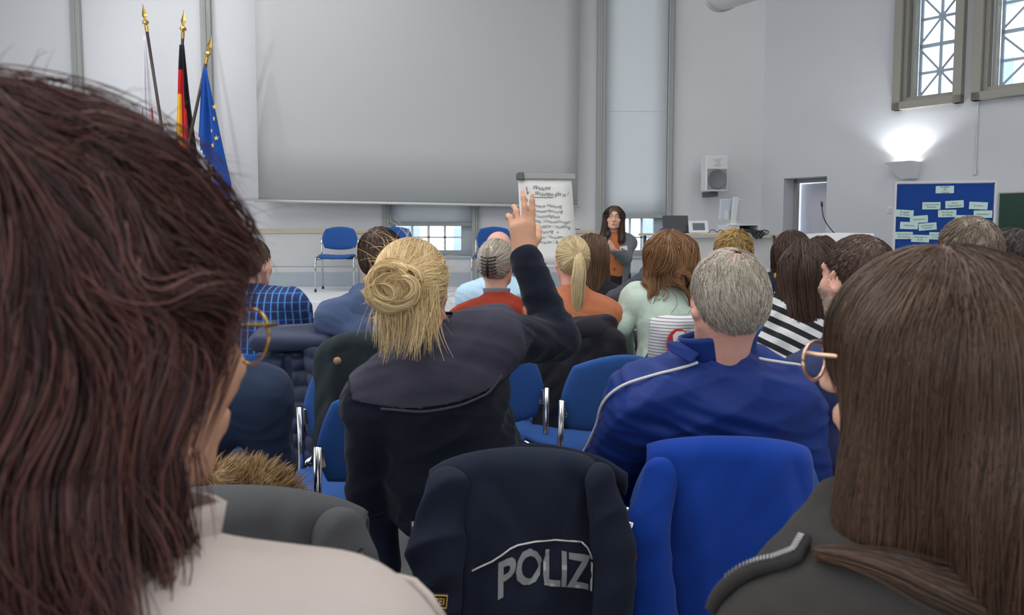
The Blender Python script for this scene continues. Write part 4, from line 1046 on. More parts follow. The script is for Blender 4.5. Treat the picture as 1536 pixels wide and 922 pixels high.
m = MB(); cb = P(936, 370, 7.3); cb = G.project(cb[None], .008)[0]; m.box(cb, (.075, .004, .045), rotm(D2R(-8), 0, D2R(-8))); m.build('name_badge', M_paper, sp, J['root'])
for py in (388, 404):
    m = MB(); q = G.project(P(922, py, 7.3)[None], .006)[0]; m.lathe([(.001, 0), (.010, 0), (.008, .004), (.001, .005)], q, 10, np.array([rr, up, ff]).T); m.build('button', M_black, sp, J['root'])
eyes(sp, J); glasses(sp, J, mat('dark_glasses_frame', (110, 96, 90), .3, boost=1.0), .05, .036, r=.0008)
S = Sdf(); hd.skull(S, .012); hd.cap(S, (0, -.075, .0), (0, -.085, -.20), .068, .05, .05)
for x in (-1, 1): hd.cap(S, (x*.078, -.005, .03), (x*.095, .045, -.22), .026, .034, .04)
Kg = Sdf(); hd.skull(Kg, .004)
long_hair(sp, J, H_br, S, S, 2600, (.0, .03, .1), .36, .0013, seed=3, steps=16, keepfn=lambda L: ~((L[:, 1] > .03) & (L[:, 2] < .07) & (np.abs(L[:, 0]) < np.interp(L[:, 2], [-.3, -.12, 0, .07], [.062, .066, .064, .02]))), thick=.006, pull=.6, rootfn=lambda L: (L[:, 2] > .0) & ~((L[:, 1] > .035) & (np.abs(L[:, 0]) < .05)), out=1.1)
o = empty('handheld_microphone', mic0, 'black handheld microphone held up by the standing woman', 'microphone')
d_ = nrm(mic1-mic0); A_ = nrm(np.cross(d_, V3(0, 1, 0))); RM = np.array([A_, np.cross(d_, A_), d_]).T
m = MB(); m.lathe([(.001, -.10), (.013, -.10), (.016, .09), (.018, .11), (.001, .11)], mic0, 14, RM); m.build('handle', M_black, o, mic0, smooth=True)
m = MB(); m.lathe([(.012, .108), (.024, .125), (.027, .148), (.022, .17), (.001, .18)], mic0, 16, RM); m.build('grille', mat('mic_grille', (50, 50, 54), .5, .6, boost=1.0), o, mic0, smooth=True)

# ---- front rows
def simple(px, py, Y, lab, topm, hairfn, yaw=0, hyaw=None, pitch=0, roll=0, k=1.0, sw=.185, lean=.07, side=0, sk=None, chair_lab=None, top_name='sweater', seed=1, bulk=1.0, cback=0, tr=None, collar=None, edit=None, h=.0075, group=None, drop=.17):
    hd = head_px(px, py, Y, yaw if hyaw is None else hyaw, pitch, roll, k)
    J = sit(hd, yaw, lean, side, sw, .60, k, drop); J['bulk'] = bulk
    if edit: edit(J)
    o = person(lab, J, sk or SK_L, topm, tr or M_jeans, h=h, hc=.009, seed=seed, top_name=top_name, collar=collar)
    if hairfn: hairfn(o, J)
    if chair_lab: seat_chair(J, chair_lab, back=cback)
    return o, J
# man in plaid shirt
mp, ntp, pp = new_mat('blue_plaid_shirt'); pp.inputs['Roughness'].default_value = .9
tc = N(ntp, 'ShaderNodeTexCoord'); sx = N(ntp, 'ShaderNodeSeparateXYZ'); L(ntp, tc.outputs['Object'], sx.inputs[0])
def stripes(nt, sock, fr, wd):
    a = N(nt, 'ShaderNodeMath', operation='MULTIPLY', i_1=fr); L(nt, sock, a.inputs[0]); b = N(nt, 'ShaderNodeMath', operation='FRACT'); L(nt, a.outputs[0], b.inputs[0])
    c = N(nt, 'ShaderNodeMath', operation='LESS_THAN', i_1=wd); L(nt, b.outputs[0], c.inputs[0]); return c.outputs[0]
s1 = stripes(ntp, sx.outputs['X'], 34, .22); s2 = stripes(ntp, sx.outputs['Z'], 26, .14)
ad = N(ntp, 'ShaderNodeMath', operation='MULTIPLY', i_1=.45); L(ntp, s2, ad.inputs[0]); mx_ = N(ntp, 'ShaderNodeMath', operation='MAXIMUM'); L(ntp, s1, mx_.inputs[0]); L(ntp, ad.outputs[0], mx_.inputs[1])
mm = N(ntp, 'ShaderNodeMix', data_type='RGBA'); mm.inputs['A'].default_value = rgba((28, 44, 84), 1.2); mm.inputs['B'].default_value = rgba((66, 122, 190), 1.2)
L(ntp, mx_.outputs[0], mm.inputs['Factor']); L(ntp, mm.outputs['Result'], pp.inputs['Base Color'])
M_mint = fabric('mint_knit', (186, 204, 190), 1.15); M_red = fabric('rust_red_wool', (142, 54, 38), 1.1); M_orange = fabric('orange_knit', (182, 112, 80), 1.1)
M_hood = fabric('blue_grey_hoodie', (70, 84, 116), 1.2); M_lblue = fabric('pale_blue_shirt', (176, 206, 226), 1.15); M_navy = fabric('navy_cloth', (30, 36, 54), 1.25); M_navyt = fabric('navy_tshirt', (46, 54, 88), 1.2)
M_dkgrey = fabric('dark_heather_knit', (66, 68, 74), 1.2, .4); M_mustard = fabric('mustard_scarf', (196, 140, 50), 1.15); M_blk = fabric('black_cloth', (36, 36, 42), 1.2)
simple(377, 396, 3.35, 'man with short grey-brown hair in blue plaid shirt at the left', mp, lambda o, J: short_hair(o, J, H_sg, 1800, .007, .022, .0014, 11), D2R(-8), D2R(-18), top_name='plaid_shirt', sw=.20, chair_lab='blue chair of the man in the plaid shirt', side=-.12, bulk=1.05, drop=.14)
o, J = simple(570, 388, 3.05, 'man with dark side-swept hair in blue-grey hooded sweatshirt', M_hood, lambda o, J: short_hair(o, J, H_br, 2200, .016, .05, .0015, 12, comb=(.7, .2, 0)), 0, D2R(14), top_name='hoodie', sw=.19, chair_lab='blue chair of the man in the blue hoodie', cback=.03, seed=4, drop=.15)
S = Sdf(); S.ell(J['neck']-J['f']*.065-V3(0, 0, .05), (.115, .055, .10), None, .03); S.cap(J['neck']+V3(-.075, 0, .0), J['neck']+V3(.075, 0, .0), .05, None, .04)
Vt, Fq = S.mesh(.008, 2); Vt = Vt+vnormals(Vt, Fq)*(.008*folds(Vt, 44, 30, (.3, 0, 1)))[:, None]; mesh_np('hood', Vt, [Fq], M_hood, o, J['root'])
# bald man
o, J = simple(748, 377, 4.75, 'bald man in light blue shirt in the front row', M_lblue, None, 0, top_name='shirt', sw=.20, sk=SK_P, chair_lab='blue chair of the bald man', bulk=1.05, seed=6, k=1.09)
# woman with claw clip
def claw(o, J):
    hd = J['head']; rs = np.random.RandomState(5)
    a, b = cap_hair(hd, (-.012, -.105, .0), 1500, .013, rs, .0015); c, d = tail([hd.w((-.012, -.105, -.02)), hd.w((-.014, -.125, .02)), hd.w((-.008, -.115, .065)), hd.w((.0, -.085, .09))], [.03, .026, .022, .012], 260, rs, .0015)
    add_hair(o, J['root'], [a, b, c, d], H_gr)
    m = MB()
    for i in range(6):
        z = -.045+.016*i
        for x in (-1, 1): m.tube([hd.w((-.012, -.142, z)), hd.w((-.012+x*.022, -.146, z+.003)), hd.w((-.012+x*.036, -.125, z+.006)), hd.w((-.012+x*.036, -.105, z+.008))], .0035, 6)
    m.tube([hd.w((-.012, -.14, -.055)), hd.w((-.012, -.146, .01)), hd.w((-.012, -.135, .05))], .006, 8)
    m.build('hair_claw', M_black, o, J['root'], smooth=True)
    collar_ring(o, J, J['neck']+V3(0, 0, .02), V3(0, .1, 1), .064, .035, mat('grey_shirt_collar', (120, 124, 132), .9, boost=1.1))
simple(745, 396, 3.9, 'woman with grey hair in black claw clip wearing rust red sweater', M_red, claw, 0, D2R(-12), sw=.19, chair_lab='blue chair of the woman in the rust red sweater', bulk=1.12, seed=7, k=1.06)
# woman with long brown hair behind the ponytail
def long_simple(m, seed, ln=.34, n=1500, w=.0017, wav=.0, vol=.016, side=.0):
    def fn(o, J):
        hd = J['head']; S = Sdf(); hd.skull(S, vol); hd.cap(S, (0, -.065, .0), (0, -.085, -.26), .072, .060, .05)
        for x in (-1, 1): hd.cap(S, (x*.07, -.02, .02), (x*.085, -.03, -.20), .032, .034, .04)
        long_hair(o, J, m, S, S, n, (side, .02, .1), ln, w, seed=seed, steps=16, keepfn=keep_long, thick=.010, wav=wav, pull=.5)
    return fn
simple(885, 383, 4.75, 'woman with long smooth brown hair beside the blond ponytail', M_blk, long_simple(H_mb, 21), D2R(-4), D2R(6), sw=.17, chair_lab='chair of the long-haired woman beside the ponytail', seed=8, k=1.03)
# ponytail woman
def pony(o, J):
    hd = J['head']; rs = np.random.RandomState(6); tie = (.015, -.112, .028)
    a, b = cap_hair(hd, tie, 1700, .010, rs, .0013, loose=.06)
    c, d = tail([hd.w(tie), hd.w((.017, -.140, .015)), hd.w((.012, -.150, -.07)), hd.w((.005, -.152, -.18)), hd.w((-.005, -.15, -.31))], [.016, .026, .034, .032, .014], 700, rs, .0014, frizz=.006)
    add_hair(o, J['root'], [a, b, c, d], H_bl)
    m = MB(); t_ = hd.w((.016, -.118, .024)); m.tube([t_+hd.R @ (V3(math.cos(q), 0, math.sin(q))*.017) for q in np.linspace(0, 6.4, 16)], .004, 6); m.build('hair_tie', H_bl, o, J['root'], smooth=True)
simple(858, 391, 3.62, 'woman with long blond ponytail in orange sweater', M_orange, pony, 0, D2R(4), sw=.165, chair_lab='chair of the woman with the blond ponytail', seed=9, k=.97, cback=.03, sk=SK_P)
# person in dark grey knit, arm along the chair back
def e21(J):
    J['elL'] = P(921, 452, 4.42); J['shL'] = P(978, 412, 4.68); J['wrL'] = P(938, 468, 4.5)
simple(1005, 388, 4.8, 'person in dark heather grey knit leaning on left arm beyond the mint sweater', M_dkgrey, lambda o, J: short_hair(o, J, H_sg, 900, .012, .03, .002, 13), D2R(15), None, top_name='knit_sweater', chair_lab='chair of the person in the dark grey knit', edit=e21, seed=10)
# woman with long curly red-brown hair
def curly(o, J):
    hd = J['head']; S = Sdf(); hd.skull(S, .022); hd.cap(S, (0, -.065, .0), (.0, -.095, -.23), .090, .075, .05)
    for x in (-1, 1): hd.cap(S, (x*.07, -.02, .02), (x*.09, -.05, -.20), .040, .044, .04)
    long_hair(o, J, H_rb, S, S, 1700, (0, .0, .1), .58, .0016, seed=22, steps=32, keepfn=lambda L: keep_long(L) & (L[:, 2] > -.11), thick=.017, wav=1.1, wfreq=52, pull=.45, clump=.3, lenvar=.35)
simple(1003, 390, 3.6, 'woman with long curly red-brown hair in mint sweater', M_mint, curly, D2R(4), D2R(8), sw=.19, chair_lab='blue chair of the woman in mint with a striped garment over it', seed=11, edit=lambda J: J.update(elL=P(930, 490, 3.58), shL=P(955, 450, 3.6)), cback=.03)
simple(1099, 379, 4.2, 'person with spiky short blond hair beyond the grey-haired man', M_navy, lambda o, J: short_hair(o, J, H_sb, 1500, .020, .05, .0022, 14, lift=.9, messy=.7), 0, None, chair_lab='chair of the person with spiky blond hair', seed=12)
# striped shirt woman
ms, nts, ps = new_mat('black_white_stripes'); ps.inputs['Roughness'].default_value = .9
tc = N(nts, 'ShaderNodeTexCoord'); mpn = N(nts, 'ShaderNodeMapping'); mpn.inputs['Rotation'].default_value = (0, D2R(-28), 0); L(nts, tc.outputs['Object'], mpn.inputs[0])
sx = N(nts, 'ShaderNodeSeparateXYZ'); L(nts, mpn.outputs[0], sx.inputs[0]); s1 = stripes(nts, sx.outputs['Z'], 23, .52)
mm = N(nts, 'ShaderNodeMix', data_type='RGBA'); mm.inputs['A'].default_value = rgba((26, 28, 36), 1.1); mm.inputs['B'].default_value = rgba((214, 214, 214), 1.05); L(nts, s1, mm.inputs['Factor']); L(nts, mm.outputs['Result'], ps.inputs['Base Color'])
simple(1213, 408, 2.75, 'woman with dark brown hair in black and white striped top', ms, long_simple(H_br, 23, .30, 2200, .0014, .05, .009), D2R(-14), D2R(-22), sw=.175, chair_lab='chair of the woman in the striped top', seed=13, k=.96, top_name='striped_top', edit=lambda J: J.update(elL=P(1162, 512, 2.78), wrL=P(1170, 530, 3.0), shL=P(1180, 462, 2.78)))
o, J = simple(1187, 381, 4.15, 'person with dark brown hair, mustard scarf and navy coat', M_navy, long_simple(H_br, 24, .16, 900, .002, .0, .012), D2R(-5), None, top_name='coat', chair_lab='chair of the person with the mustard scarf', seed=14, edit=lambda J: J.update(shL=P(1153, 432, 4.15), elL=P(1146, 500, 4.15)))
m = MB(); m.tube([J['neck']+V3(.085*math.cos(a), .075*math.sin(a), .03+.02*math.sin(2*a)) for a in np.linspace(0, 2*math.pi, 25)], .036, 10); m.build('scarf', M_mustard, o, J['root'], smooth=True)
simple(1231, 382, 5.1, 'person with reddish dark hair just right of the mustard-scarf wearer', M_blk, long_simple(H_br, 25, .16, 700, .0022, 0, .012), 0, None, chair_lab='chair of the reddish-haired person far back right', seed=15)
simple(1450, 377, 2.75, 'person with tousled light brown hair in front of the pinboard', M_blk, lambda o, J: short_hair(o, J, H_sg, 2200, .016, .04, .0016, 16, messy=.45), D2R(5), D2R(15), chair_lab='chair of the tousled person before the pinboard', seed=16)
simple(1512, 378, 3.7, 'man with short black hair in profile before the chalkboard', M_blk, lambda o, J: short_hair(o, J, H_dk, 1600, .008, .018, .0015, 17), D2R(20), D2R(38), chair_lab='chair of the man before the chalkboard', seed=17, sk=SK_P)
# man with stubble and navy t-shirt
o, J = simple(1284, 418, 2.15, 'man with cropped brown hair and grey stubble in navy t-shirt', M_navyt, lambda o, J: short_hair(o, J, H_br, 5200, .006, .014, .0010, 18, h=.005, messy=.3, top=.07), D2R(14), D2R(19), 0, 0, 1.06, .20, .06, 0, SK_P, 'chair of the man in the navy t-shirt', 't_shirt', 18, 1.08, 0, None, None, None, .0055)
hd = J['head']; rs = np.random.RandomState(8); S = Sdf(); hd.face(S, False); Vt, Fq = S.mesh(.006, 0); Lc = hd.l(Vt[Fq].mean(1))
kp = (Lc[:, 2] < -.035-.25*np.clip(.0-Lc[:, 1], -.06, .1)) & (Lc[:, 1] > -.012) & (Lc[:, 2] > -.128); r_ = sample(Vt, Fq[kp], 2600, rs); D_, g_ = S.grad(r_)
Q = np.stack([r_, r_+nrm(g_+V3(0, 0, -.8))*.004, r_+nrm(g_*.6+V3(0, 0, -1))*.008], 1); add_hair(o, J['root'], [tubes(Q, np.full((2600, 3), .0005))], H_gr, 'stubble')

# ---- the nearer rows
M_pol = fabric('navy_uniform_fleece', (20, 25, 38), 1.2, .15, .5, 260, .1); M_yoke = fabric('grey_violet_yoke', (58, 57, 70), 1.2, .1, .3, 500)
M_track = fabric('blue_track_jacket', (24, 48, 116), 1.15, .08, .15, 300, .04, .5); M_pipe = mat('white_piping', (222, 222, 220), .7, boost=1.0)
M_rblue = fabric('royal_blue_jacket', (16, 58, 148), 1.1, .06, .2, 300, .1); M_ujack = fabric('dark_navy_shell', (30, 36, 52), 1.1, .1, .3, 400)
M_cream = fabric('cream_knit', (192, 180, 174), 1.05, .03, .3, 300); M_blkj = fabric('black_jacket_cloth', (52, 50, 49), 1.2, .12, .35, 300)
# blonde woman with raised arm
hd = head_px(620, 436, 1.82, D2R(-4), D2R(-4), D2R(-5), .95)
J = sit(hd, D2R(-4), .05, 0, .19, .575)
J['neck'] = P(652, 512, 1.86); J['hip'] = P(690, 820, 1.93); J['hip'][2] = .60
J['shL'] = P(556, 600, 1.86); J['shR'] = P(742, 512, 1.92)
J['elL'] = P(557, 735, 1.92); J['wrL'] = P(600, 740, 2.12); J['elR'] = P(836, 506, 2.10); J['wrR'] = P(786, 382, 2.12)
J['bulk'] = 1.06
for s, n in ((-1, 'L'), (1, 'R')): J['hp'+n] = J['hip']+V3(s*.09, 0, 0)
J['knL'] = P(566, 790, 2.0)*V3(1, 1, 0)+V3(0, 0, .62); J['anL'] = J['knL']+V3(.02, -.10, -.5); J['anL'][2] = .085
J['knR'] = J['hip']+V3(.20, .42, 0); J['knR'][2] = .53; J['anR'] = J['knR']*V3(1, 1, 0)+V3(0, .03, .085)
dR = nrm(P(781, 282, 2.12)-J['wrR']); J['hdR'] = (dR, V3(-.25, 1, 0)); J['curlR'] = (.08, .55, .75, .85); J['sprR'] = .05; J['thumbR'] = .9
J['curlR'] = (.06, .22, .62, .80); J['tsR'] = -1
pol = person('blonde woman in dark navy uniform jacket with grey shoulder yoke raising her right hand', J, SK_T, M_pol, M_jeans, h=.005, hc=.006, cuff=.05, fold=.009, g=.016, top_name='uniform_jacket', seed=3, hand_k=.97)
up, rr, ff = J['up'], J['rr'], J['ff']
# yoke: the upper back panel, laid over the jacket
G = Sdf(); torso(G, J, .016); G.cap(J['neck']-up*.02, hd.c*.12+J['neck']*.88, .066, .060, .03)
Vt, Fq = G.mesh(.006, 2); c_ = Vt[Fq].mean(1)-J['neck']; lx, lz = c_ @ rr, c_ @ up
nn_ = vnormals(Vt, Fq); Vt = Vt+nn_*(garfold(Vt, J, 3, .009)+.004)[:, None]
lv = Vt-J['neck']; lx, lz = lv @ rr, lv @ up
v2, f2 = clip(Vt, Fq, np.minimum(np.minimum(lz+.098+.022*(1-(lx/.2)**2), .222-np.abs(lx)), .06-lz)); o_ = mesh_np('yoke', v2, [f2], M_yoke, pol, J['root'])
sd = o_.modifiers.new('thick', 'SOLIDIFY'); sd.thickness = .004; sd.offset = 1
m = MB(); pts = [J['neck']+rr*x+up*(-.098-.022*(1-(x/.2)**2))-ff*.2 for x in np.linspace(-.20, .20, 30)]; pts = G.project(np.array(pts), .0125, 6); pts = pts+G.grad(pts)[1]*garfold(pts, J, 3, .009)[:, None]; m.tube(pts, .0035, 6); m.build('yoke_seam', M_yoke, o_, J['root'], smooth=True)
collar_ring(pol, J, J['neck']-up*.01+ff*.01, up*.9+ff*.2, .068, .035, M_pol, tiltf=-.012)
m = MB(); w_ = J['wrR']+dR*.004; A_ = nrm(np.cross(dR, V3(0, 1, 0))); B_ = np.cross(dR, A_)
for q in (0, .009): m.tube([w_+dR*(q+.002*math.sin(3*a))+(A_*math.cos(a)*.034+B_*math.sin(a)*.026) for a in np.linspace(0, 2*math.pi, 25)], .0038, 6)
m.build('bracelet', mat('pale_bracelet', (206, 190, 170), .5, boost=1.0), pol, J['root'], smooth=True)
rs = np.random.RandomState(31); root = J['root']
tie = (-.018, -.115, .012); a, b = cap_hair(hd, tie, 5200, .018, rs, .0009, h=.005, loose=.35, top=.064, nape=-.075, steps=14)
parts = [a, b]
bc = hd.w((-.024, -.125, .012)); ex, ey, ez = hd.R[:, 0], -hd.R[:, 1], hd.R[:, 2]
S = Sdf(); S.ell(bc, (.050, .036, .054), hd.R); parts.append(S.mesh(.005, 1))
Qs = []
for k_ in range(34):
    m_ = 48; t = np.linspace(0, 1, 18)[None]; ph = rs.uniform(0, 6.28); arc = rs.choice([-1, -1, -1, 1])*rs.uniform(1.6, 3.6); r1 = rs.uniform(.016, .056)
    jr = rs.normal(size=(m_, 1))*.0032; jz = rs.normal(size=(m_, 1))*.0032; an = ph+arc*t+rs.normal(size=(m_, 1))*.06; ox, oz = rs.normal(size=2)*.013
    tx, tz = rs.normal(size=2)*.45; rad = (r1+jr)*(1+.18*np.sin(2*t*3+ph)); x_ = ox+rad*np.cos(an)*1.05; z_ = oz+rad*np.sin(an)*.95
    dd = np.sqrt(np.clip(1-(x_/.066)**2-(z_/.066)**2, .03, 1)); y_ = .044*dd*rs.uniform(.8, 1.15)+.35*(tx*x_+tz*z_)+jz
    Qs.append(bc+ex*x_[..., None]+ez*z_[..., None]+ey*y_[..., None])
Q = np.concatenate(Qs); n = len(Q)
parts.append(tubes(Q, taper(n, 18, .0011, .5, rs)))
# loose strands hanging below the bun
n = 850; x = rs.uniform(-.060, .085, n); r0 = np.stack([hd.w((xi, -.112+.9*abs(xi)**1.6-rs.rand()*.03, -.015+rs.uniform(-.03, .03))) for xi in x]); jit = nrm(rs.normal(size=(n, 3)))*.28
Q = grow(r0, lambda p, u: V3(0, 0, -1)+jit+ex*(.25*np.sign(x)*(1-u))[:, None]+(-hd.R[:, 1])*.12+.3*np.stack([wave(p, 60+i, 34, 3) for i in range(3)], -1), 14, (.135*rs.uniform(.35, 1.0, (n, 1)))/13, None, 0)
parts.append(tubes(Q, taper(n, 14, .0010, .25, rs)))
n = 260; r0 = sample(a[0], a[1], n, rs); K = Sdf(); hd.skull(K, .02); jit = nrm(rs.normal(size=(n, 3)))*.9
Q = grow(r0, lambda p, u: K.grad(p)[1]*.35*(1-u)+jit+V3(0, 0, -.6*u), 10, .008*rs.uniform(.5, 1.2, (n, 1)), None, 0); parts.append(tubes(Q, taper(n, 10, .0005, .3, rs)))
add_hair(pol, root, parts, hair_mat('straw_blond_hair', [(168, 136, 88), (244, 222, 176), (206, 174, 124), (222, 194, 144)], 1.12))
# man in blue track jacket
hd = head_px(1091, 452, 1.80, D2R(6), D2R(-2), 0, 1.04)
J = sit(hd, D2R(2), .10, 0, .215, .565, 1.0, .155); J['bulk'] = 1.2
J['neck'] = P(1082, 545, 1.84); J['hip'] = P(1085, 830, 1.96); J['hip'][2] = .635
J['shL'] = P(962, 612, 1.86); J['shR'] = P(1172, 606, 1.88); J['elL'] = P(905, 712, 1.98); J['elR'] = P(1206, 740, 1.94)
J['wrL'] = P(985, 745, 2.14); J['wrR'] = P(1130, 745, 2.15)
for s, n in ((-1, 'L'), (1, 'R')): J['hp'+n] = J['hip']+V3(s*.10, 0, 0)
trk = person('grey-haired man in blue track jacket with white piping, seen from behind', J, SK_P, M_track, fabric('black_trousers_cloth', (38, 38, 42), 1.2), h=.005, hc=.006, fold=.018, g=.024, top_name='track_jacket', seed=6)
up, rr, ff = J['up'], J['rr'], J['ff']; G = J['G']
collar_ring(trk, J, J['neck']+up*.012+ff*.012, up*.95+ff*.25, .080, .064, M_track, flare=.010, rfl=(1.05, 1.0), tiltf=-.01, thick=.007)
m = MB(); fl = [P(1018, 512, 1.80), P(1000, 513, 1.79), P(1006, 528, 1.775), P(1036, 545, 1.765), P(1050, 530, 1.77)]
m.add(fl+[q+V3(0, .012, 0) for q in fl], [(0, 1, 2, 3, 4), (9, 8, 7, 6, 5)]+[(i, (i+1) % 5, 5+(i+1) % 5, 5+i) for i in range(5)]); m.build('collar_point', M_track, trk, J['root'], bevel=.004)
for pts in ([(1043, 536, 1.76), (1012, 545, 1.77), (985, 553, 1.78), (960, 566, 1.79), (935, 590, 1.82), (912, 618, 1.86), (893, 645, 1.9), (878, 664, 1.93), (868, 676, 1.96)], [(1142, 534, 1.77), (1160, 537, 1.78), (1182, 541, 1.80), (1196, 552, 1.84)]):
    pp_ = np.array([P(*q) for q in pts]); tt = np.linspace(0, len(pp_)-1, 50); pp_ = np.stack([np.interp(tt, range(len(pp_)), pp_[:, i]) for i in range(3)], -1)
    pp_ = G.project(pp_, .010, 6)
    for _ in range(3): pp_[1:-1] = (pp_[:-2]+pp_[1:-1]*2+pp_[2:])/4
    m = MB(); m.tube(pp_, .0035, 8); m.build('piping', M_pipe, [c for c in trk.children if c.name.startswith('track_jacket')][0], J['root'], smooth=True)
short_hair(trk, J, H_gr, 7500, .010, .030, .0008, 41, h=.005, nape=-.072, top=.06, comb=(.1, -.25, -.2), messy=.4, bald=lambda L: np.where(np.linalg.norm((L-V3(.0, -.060, .108))*V3(1, 1, 1.2), axis=1) < .026, .6, 0))
# person in navy sweater left of the blonde woman
hd = head_px(285, 470, 1.80, D2R(0), D2R(-14), 0)
J = sit(hd, 0, .0, 0, .20, .565, 1.0, .15); J['bulk'] = 1.1
J['neck'] = P(275, 548, 1.80); J['shL'] = P(160, 600, 1.82); J['shR'] = P(388, 596, 1.82); J['elR'] = P(408, 700, 1.90); J['wrR'] = P(400, 700, 2.12); J['hip'] = P(205, 820, 1.86); J['hip'][2] = .62
for s, n in ((-1, 'L'), (1, 'R')): J['hp'+n] = J['hip']+V3(s*.09, 0, 0); J['kn'+n] = J['hip']*V3(1, 1, 0)+V3(s*.12, .40, .565); J['an'+n] = J['kn'+n]*V3(1, 1, 0)+V3(0, -.06, .085)
nav = person('person in navy sweater bending forward behind the fur-trimmed grey coat', J, SK_T, fabric('slate_navy_sweater', (38, 50, 72), 1.25), M_jeans, h=.007, hc=.007, fold=.010, seed=8)
short_hair(nav, J, H_br, 1200, .012, .03, .0016, 51)
seat_chair(J, 'blue chair of the person in the slate navy sweater at left', 0, .0)
chair(P(352, 735, 1.30)[0], 1.31+.262, 0, 'blue chair under the charcoal fur-trimmed coat')
CPOL = chair(P(785, 700, 1.60)[0], 1.585+.262, 0, 'blue chair under the dark navy lettered jacket')
CBLU = chair(P(1098, 700, 1.68)[0], 1.672+.262, 0, 'blue chair under the royal blue jacket')

# ------------------------------------------------------------------ jackets over chair backs
class Drape:
    def __init__(s, px, py, Y, hw, drop, r=.032, front=.25, yaw=0, fold=(), slope=.04, edge=.05, bulge=.02, wr=1.):
        s.wr = wr
        s.c = P(px, py, Y); s.hw, s.drop, s.r, s.front, s.fold, s.slope, s.edge, s.bulge = hw, drop, r, front, fold, slope, edge, bulge
        s.R = rotm(yaw); s.seed = int(px)
    def pos(s, x, t, off=0.):
        "x metres sideways, t metres of cloth from the ridge, backwards positive"
        hw = np.interp(t, [-s.front, 0, s.drop*.3, s.drop], [s.hw*.96, s.hw, s.hw*1.06, s.hw*1.14]); u = x/s.hw; r = s.r+off; q = math.pi*s.r/2
        if abs(t) < q: a = t/s.r; y, z = -r*math.sin(a), r*math.cos(a)
        else: y, z = -math.copysign(r, t), -(abs(t)-q)
        A = min(1, max(0, (t-.02))/.22); d = 0
        for (x0, w, amp, sl) in s.fold: d += amp*math.exp(-((x-x0-sl*t)/w)**2)*A
        if t > 0:
            y -= d*(1 if t > 0 else 0)+s.bulge*math.sin(min(1, t/s.drop)*math.pi*.8)*(1-.6*u*u)
            q_ = np.array([[x, 0, t]]); y += s.wr*(.010*float(folds(q_, s.seed, 20, (.35, 0, 1), .2)[0])+.007*float(folds(q_, s.seed+3, 42, (-.6, 0, 1), .3)[0])+.003*float(wave(q_, s.seed+5, 70)[0]))*min(1, t/.08)
        y += .034*u*u+.4*s.edge*abs(u)**6*(1 if t > -.02 else 0)
        z -= s.slope*abs(u)**2.2+.25*s.slope*abs(u)**8
        return s.c+s.R @ V3(x, y, z)+V3(0, 0, -s.r)
    def build(s, o, name, m, nu=61, nv=70, th=.006, t0=None, t1=None, x0=-1, x1=1, ext=None):
        t0 = -s.front if t0 is None else t0; t1 = s.drop if t1 is None else t1; mb = MB()
        def fn(u, v):
            t = t0+(t1-t0)*v; x = (x0+(x1-x0)*u)*s.hw*np.interp(t, [0, s.drop], [1, 1.12]); return s.pos(x, t)
        mb.grid(fn, nu, nv); return mb.build(name, m, o, o.location, smooth=True, solid=th)
def sleeve(o, name, pts, r, m, flat=(V3(0, 1, 0), 1.6), seed=1, fold=.008, h=.007):
    S = Sdf(); pts = [np.array(q, float) for q in pts]
    for i in range(len(pts)-1): S.cap(pts[i], pts[i+1], r[i], r[i+1], .03, 0, flat)
    Vt, Fq = S.mesh(h, 2); nn_ = vnormals(Vt, Fq); Vt = Vt+nn_*(fold*folds(Vt, seed, 20, (.35, 0, 1))+fold*.7*folds(Vt, seed+2, 40, (.8, 0, .7), .3))[:, None]
    return mesh_np(name, Vt, [Fq], m, o, o.location)
# lettered jacket
d = Drape(782, 673, 1.575, .20, .62, .036, .22, D2R(3), ((-.11, .022, .020, -.05), (-.145, .02, -.014, -.05), (.165, .018, .026, .02), (.19, .03, -.010, .05), (.0, .06, .006, .02), (-.05, .03, .005, .1)), .05, .05, .02)
o = empty('jacket', d.c*V3(1, 1, 0)+V3(0, 0, d.c[2]), 'dark navy jacket with POLIZEI lettering hung over the chair in the middle', 'jacket'); off = o.location
jb = d.build(o, 'jacket_body', M_ujack)
sleeve(o, 'sleeve', [P(668, 735, 1.545), P(652, 830, 1.525), P(662, 970, 1.515)], [.045, .056, .052], M_ujack, seed=4)
sleeve(o, 'sleeve', [P(907, 722, 1.545), P(922, 820, 1.53), P(918, 970, 1.52)], [.034, .040, .046], M_ujack, seed=5)
c0 = [P(634, 752, 1.56), P(656, 722, 1.60), P(712, 686, 1.64), P(790, 664, 1.65), P(850, 672, 1.63), P(905, 688, 1.60), P(940, 712, 1.56)]
tt = np.linspace(0, 6, 40); c1 = np.stack([np.interp(tt, range(7), np.array(c0)[:, i]) for i in range(3)], -1)
for _ in range(4): c1[1:-1] = (c1[:-2]+2*c1[1:-1]+c1[2:])/4
m = MB(); m.grid(lambda u, v: c1[int(round(u*39))]+V3(0, .02*v, -.055*v+.004)+V3(0, -.012*math.sin(math.pi*v), 0), 40, 7); m.build('collar', M_ujack, o, off, smooth=True, solid=.007)
m = MB(); m.tube([P(634, 753, 1.55), P(644, 738, 1.56), P(662, 720, 1.575)], .0022, 6); m.build('edge_piping', M_pipe, jb, off, smooth=True)
def jx(px): return (px-782)/690.
def jt(py): return (py-684)/690.+.012
def onj(px, py, e=.006):
    p = d.pos(jx(px), jt(py)); q = d.pos(jx(px)+.004, jt(py)); w = d.pos(jx(px), jt(py)+.004); n_ = nrm(np.cross(w-p, q-p)); n_ = n_ if n_[1] < 0 else -n_; return p+n_*e
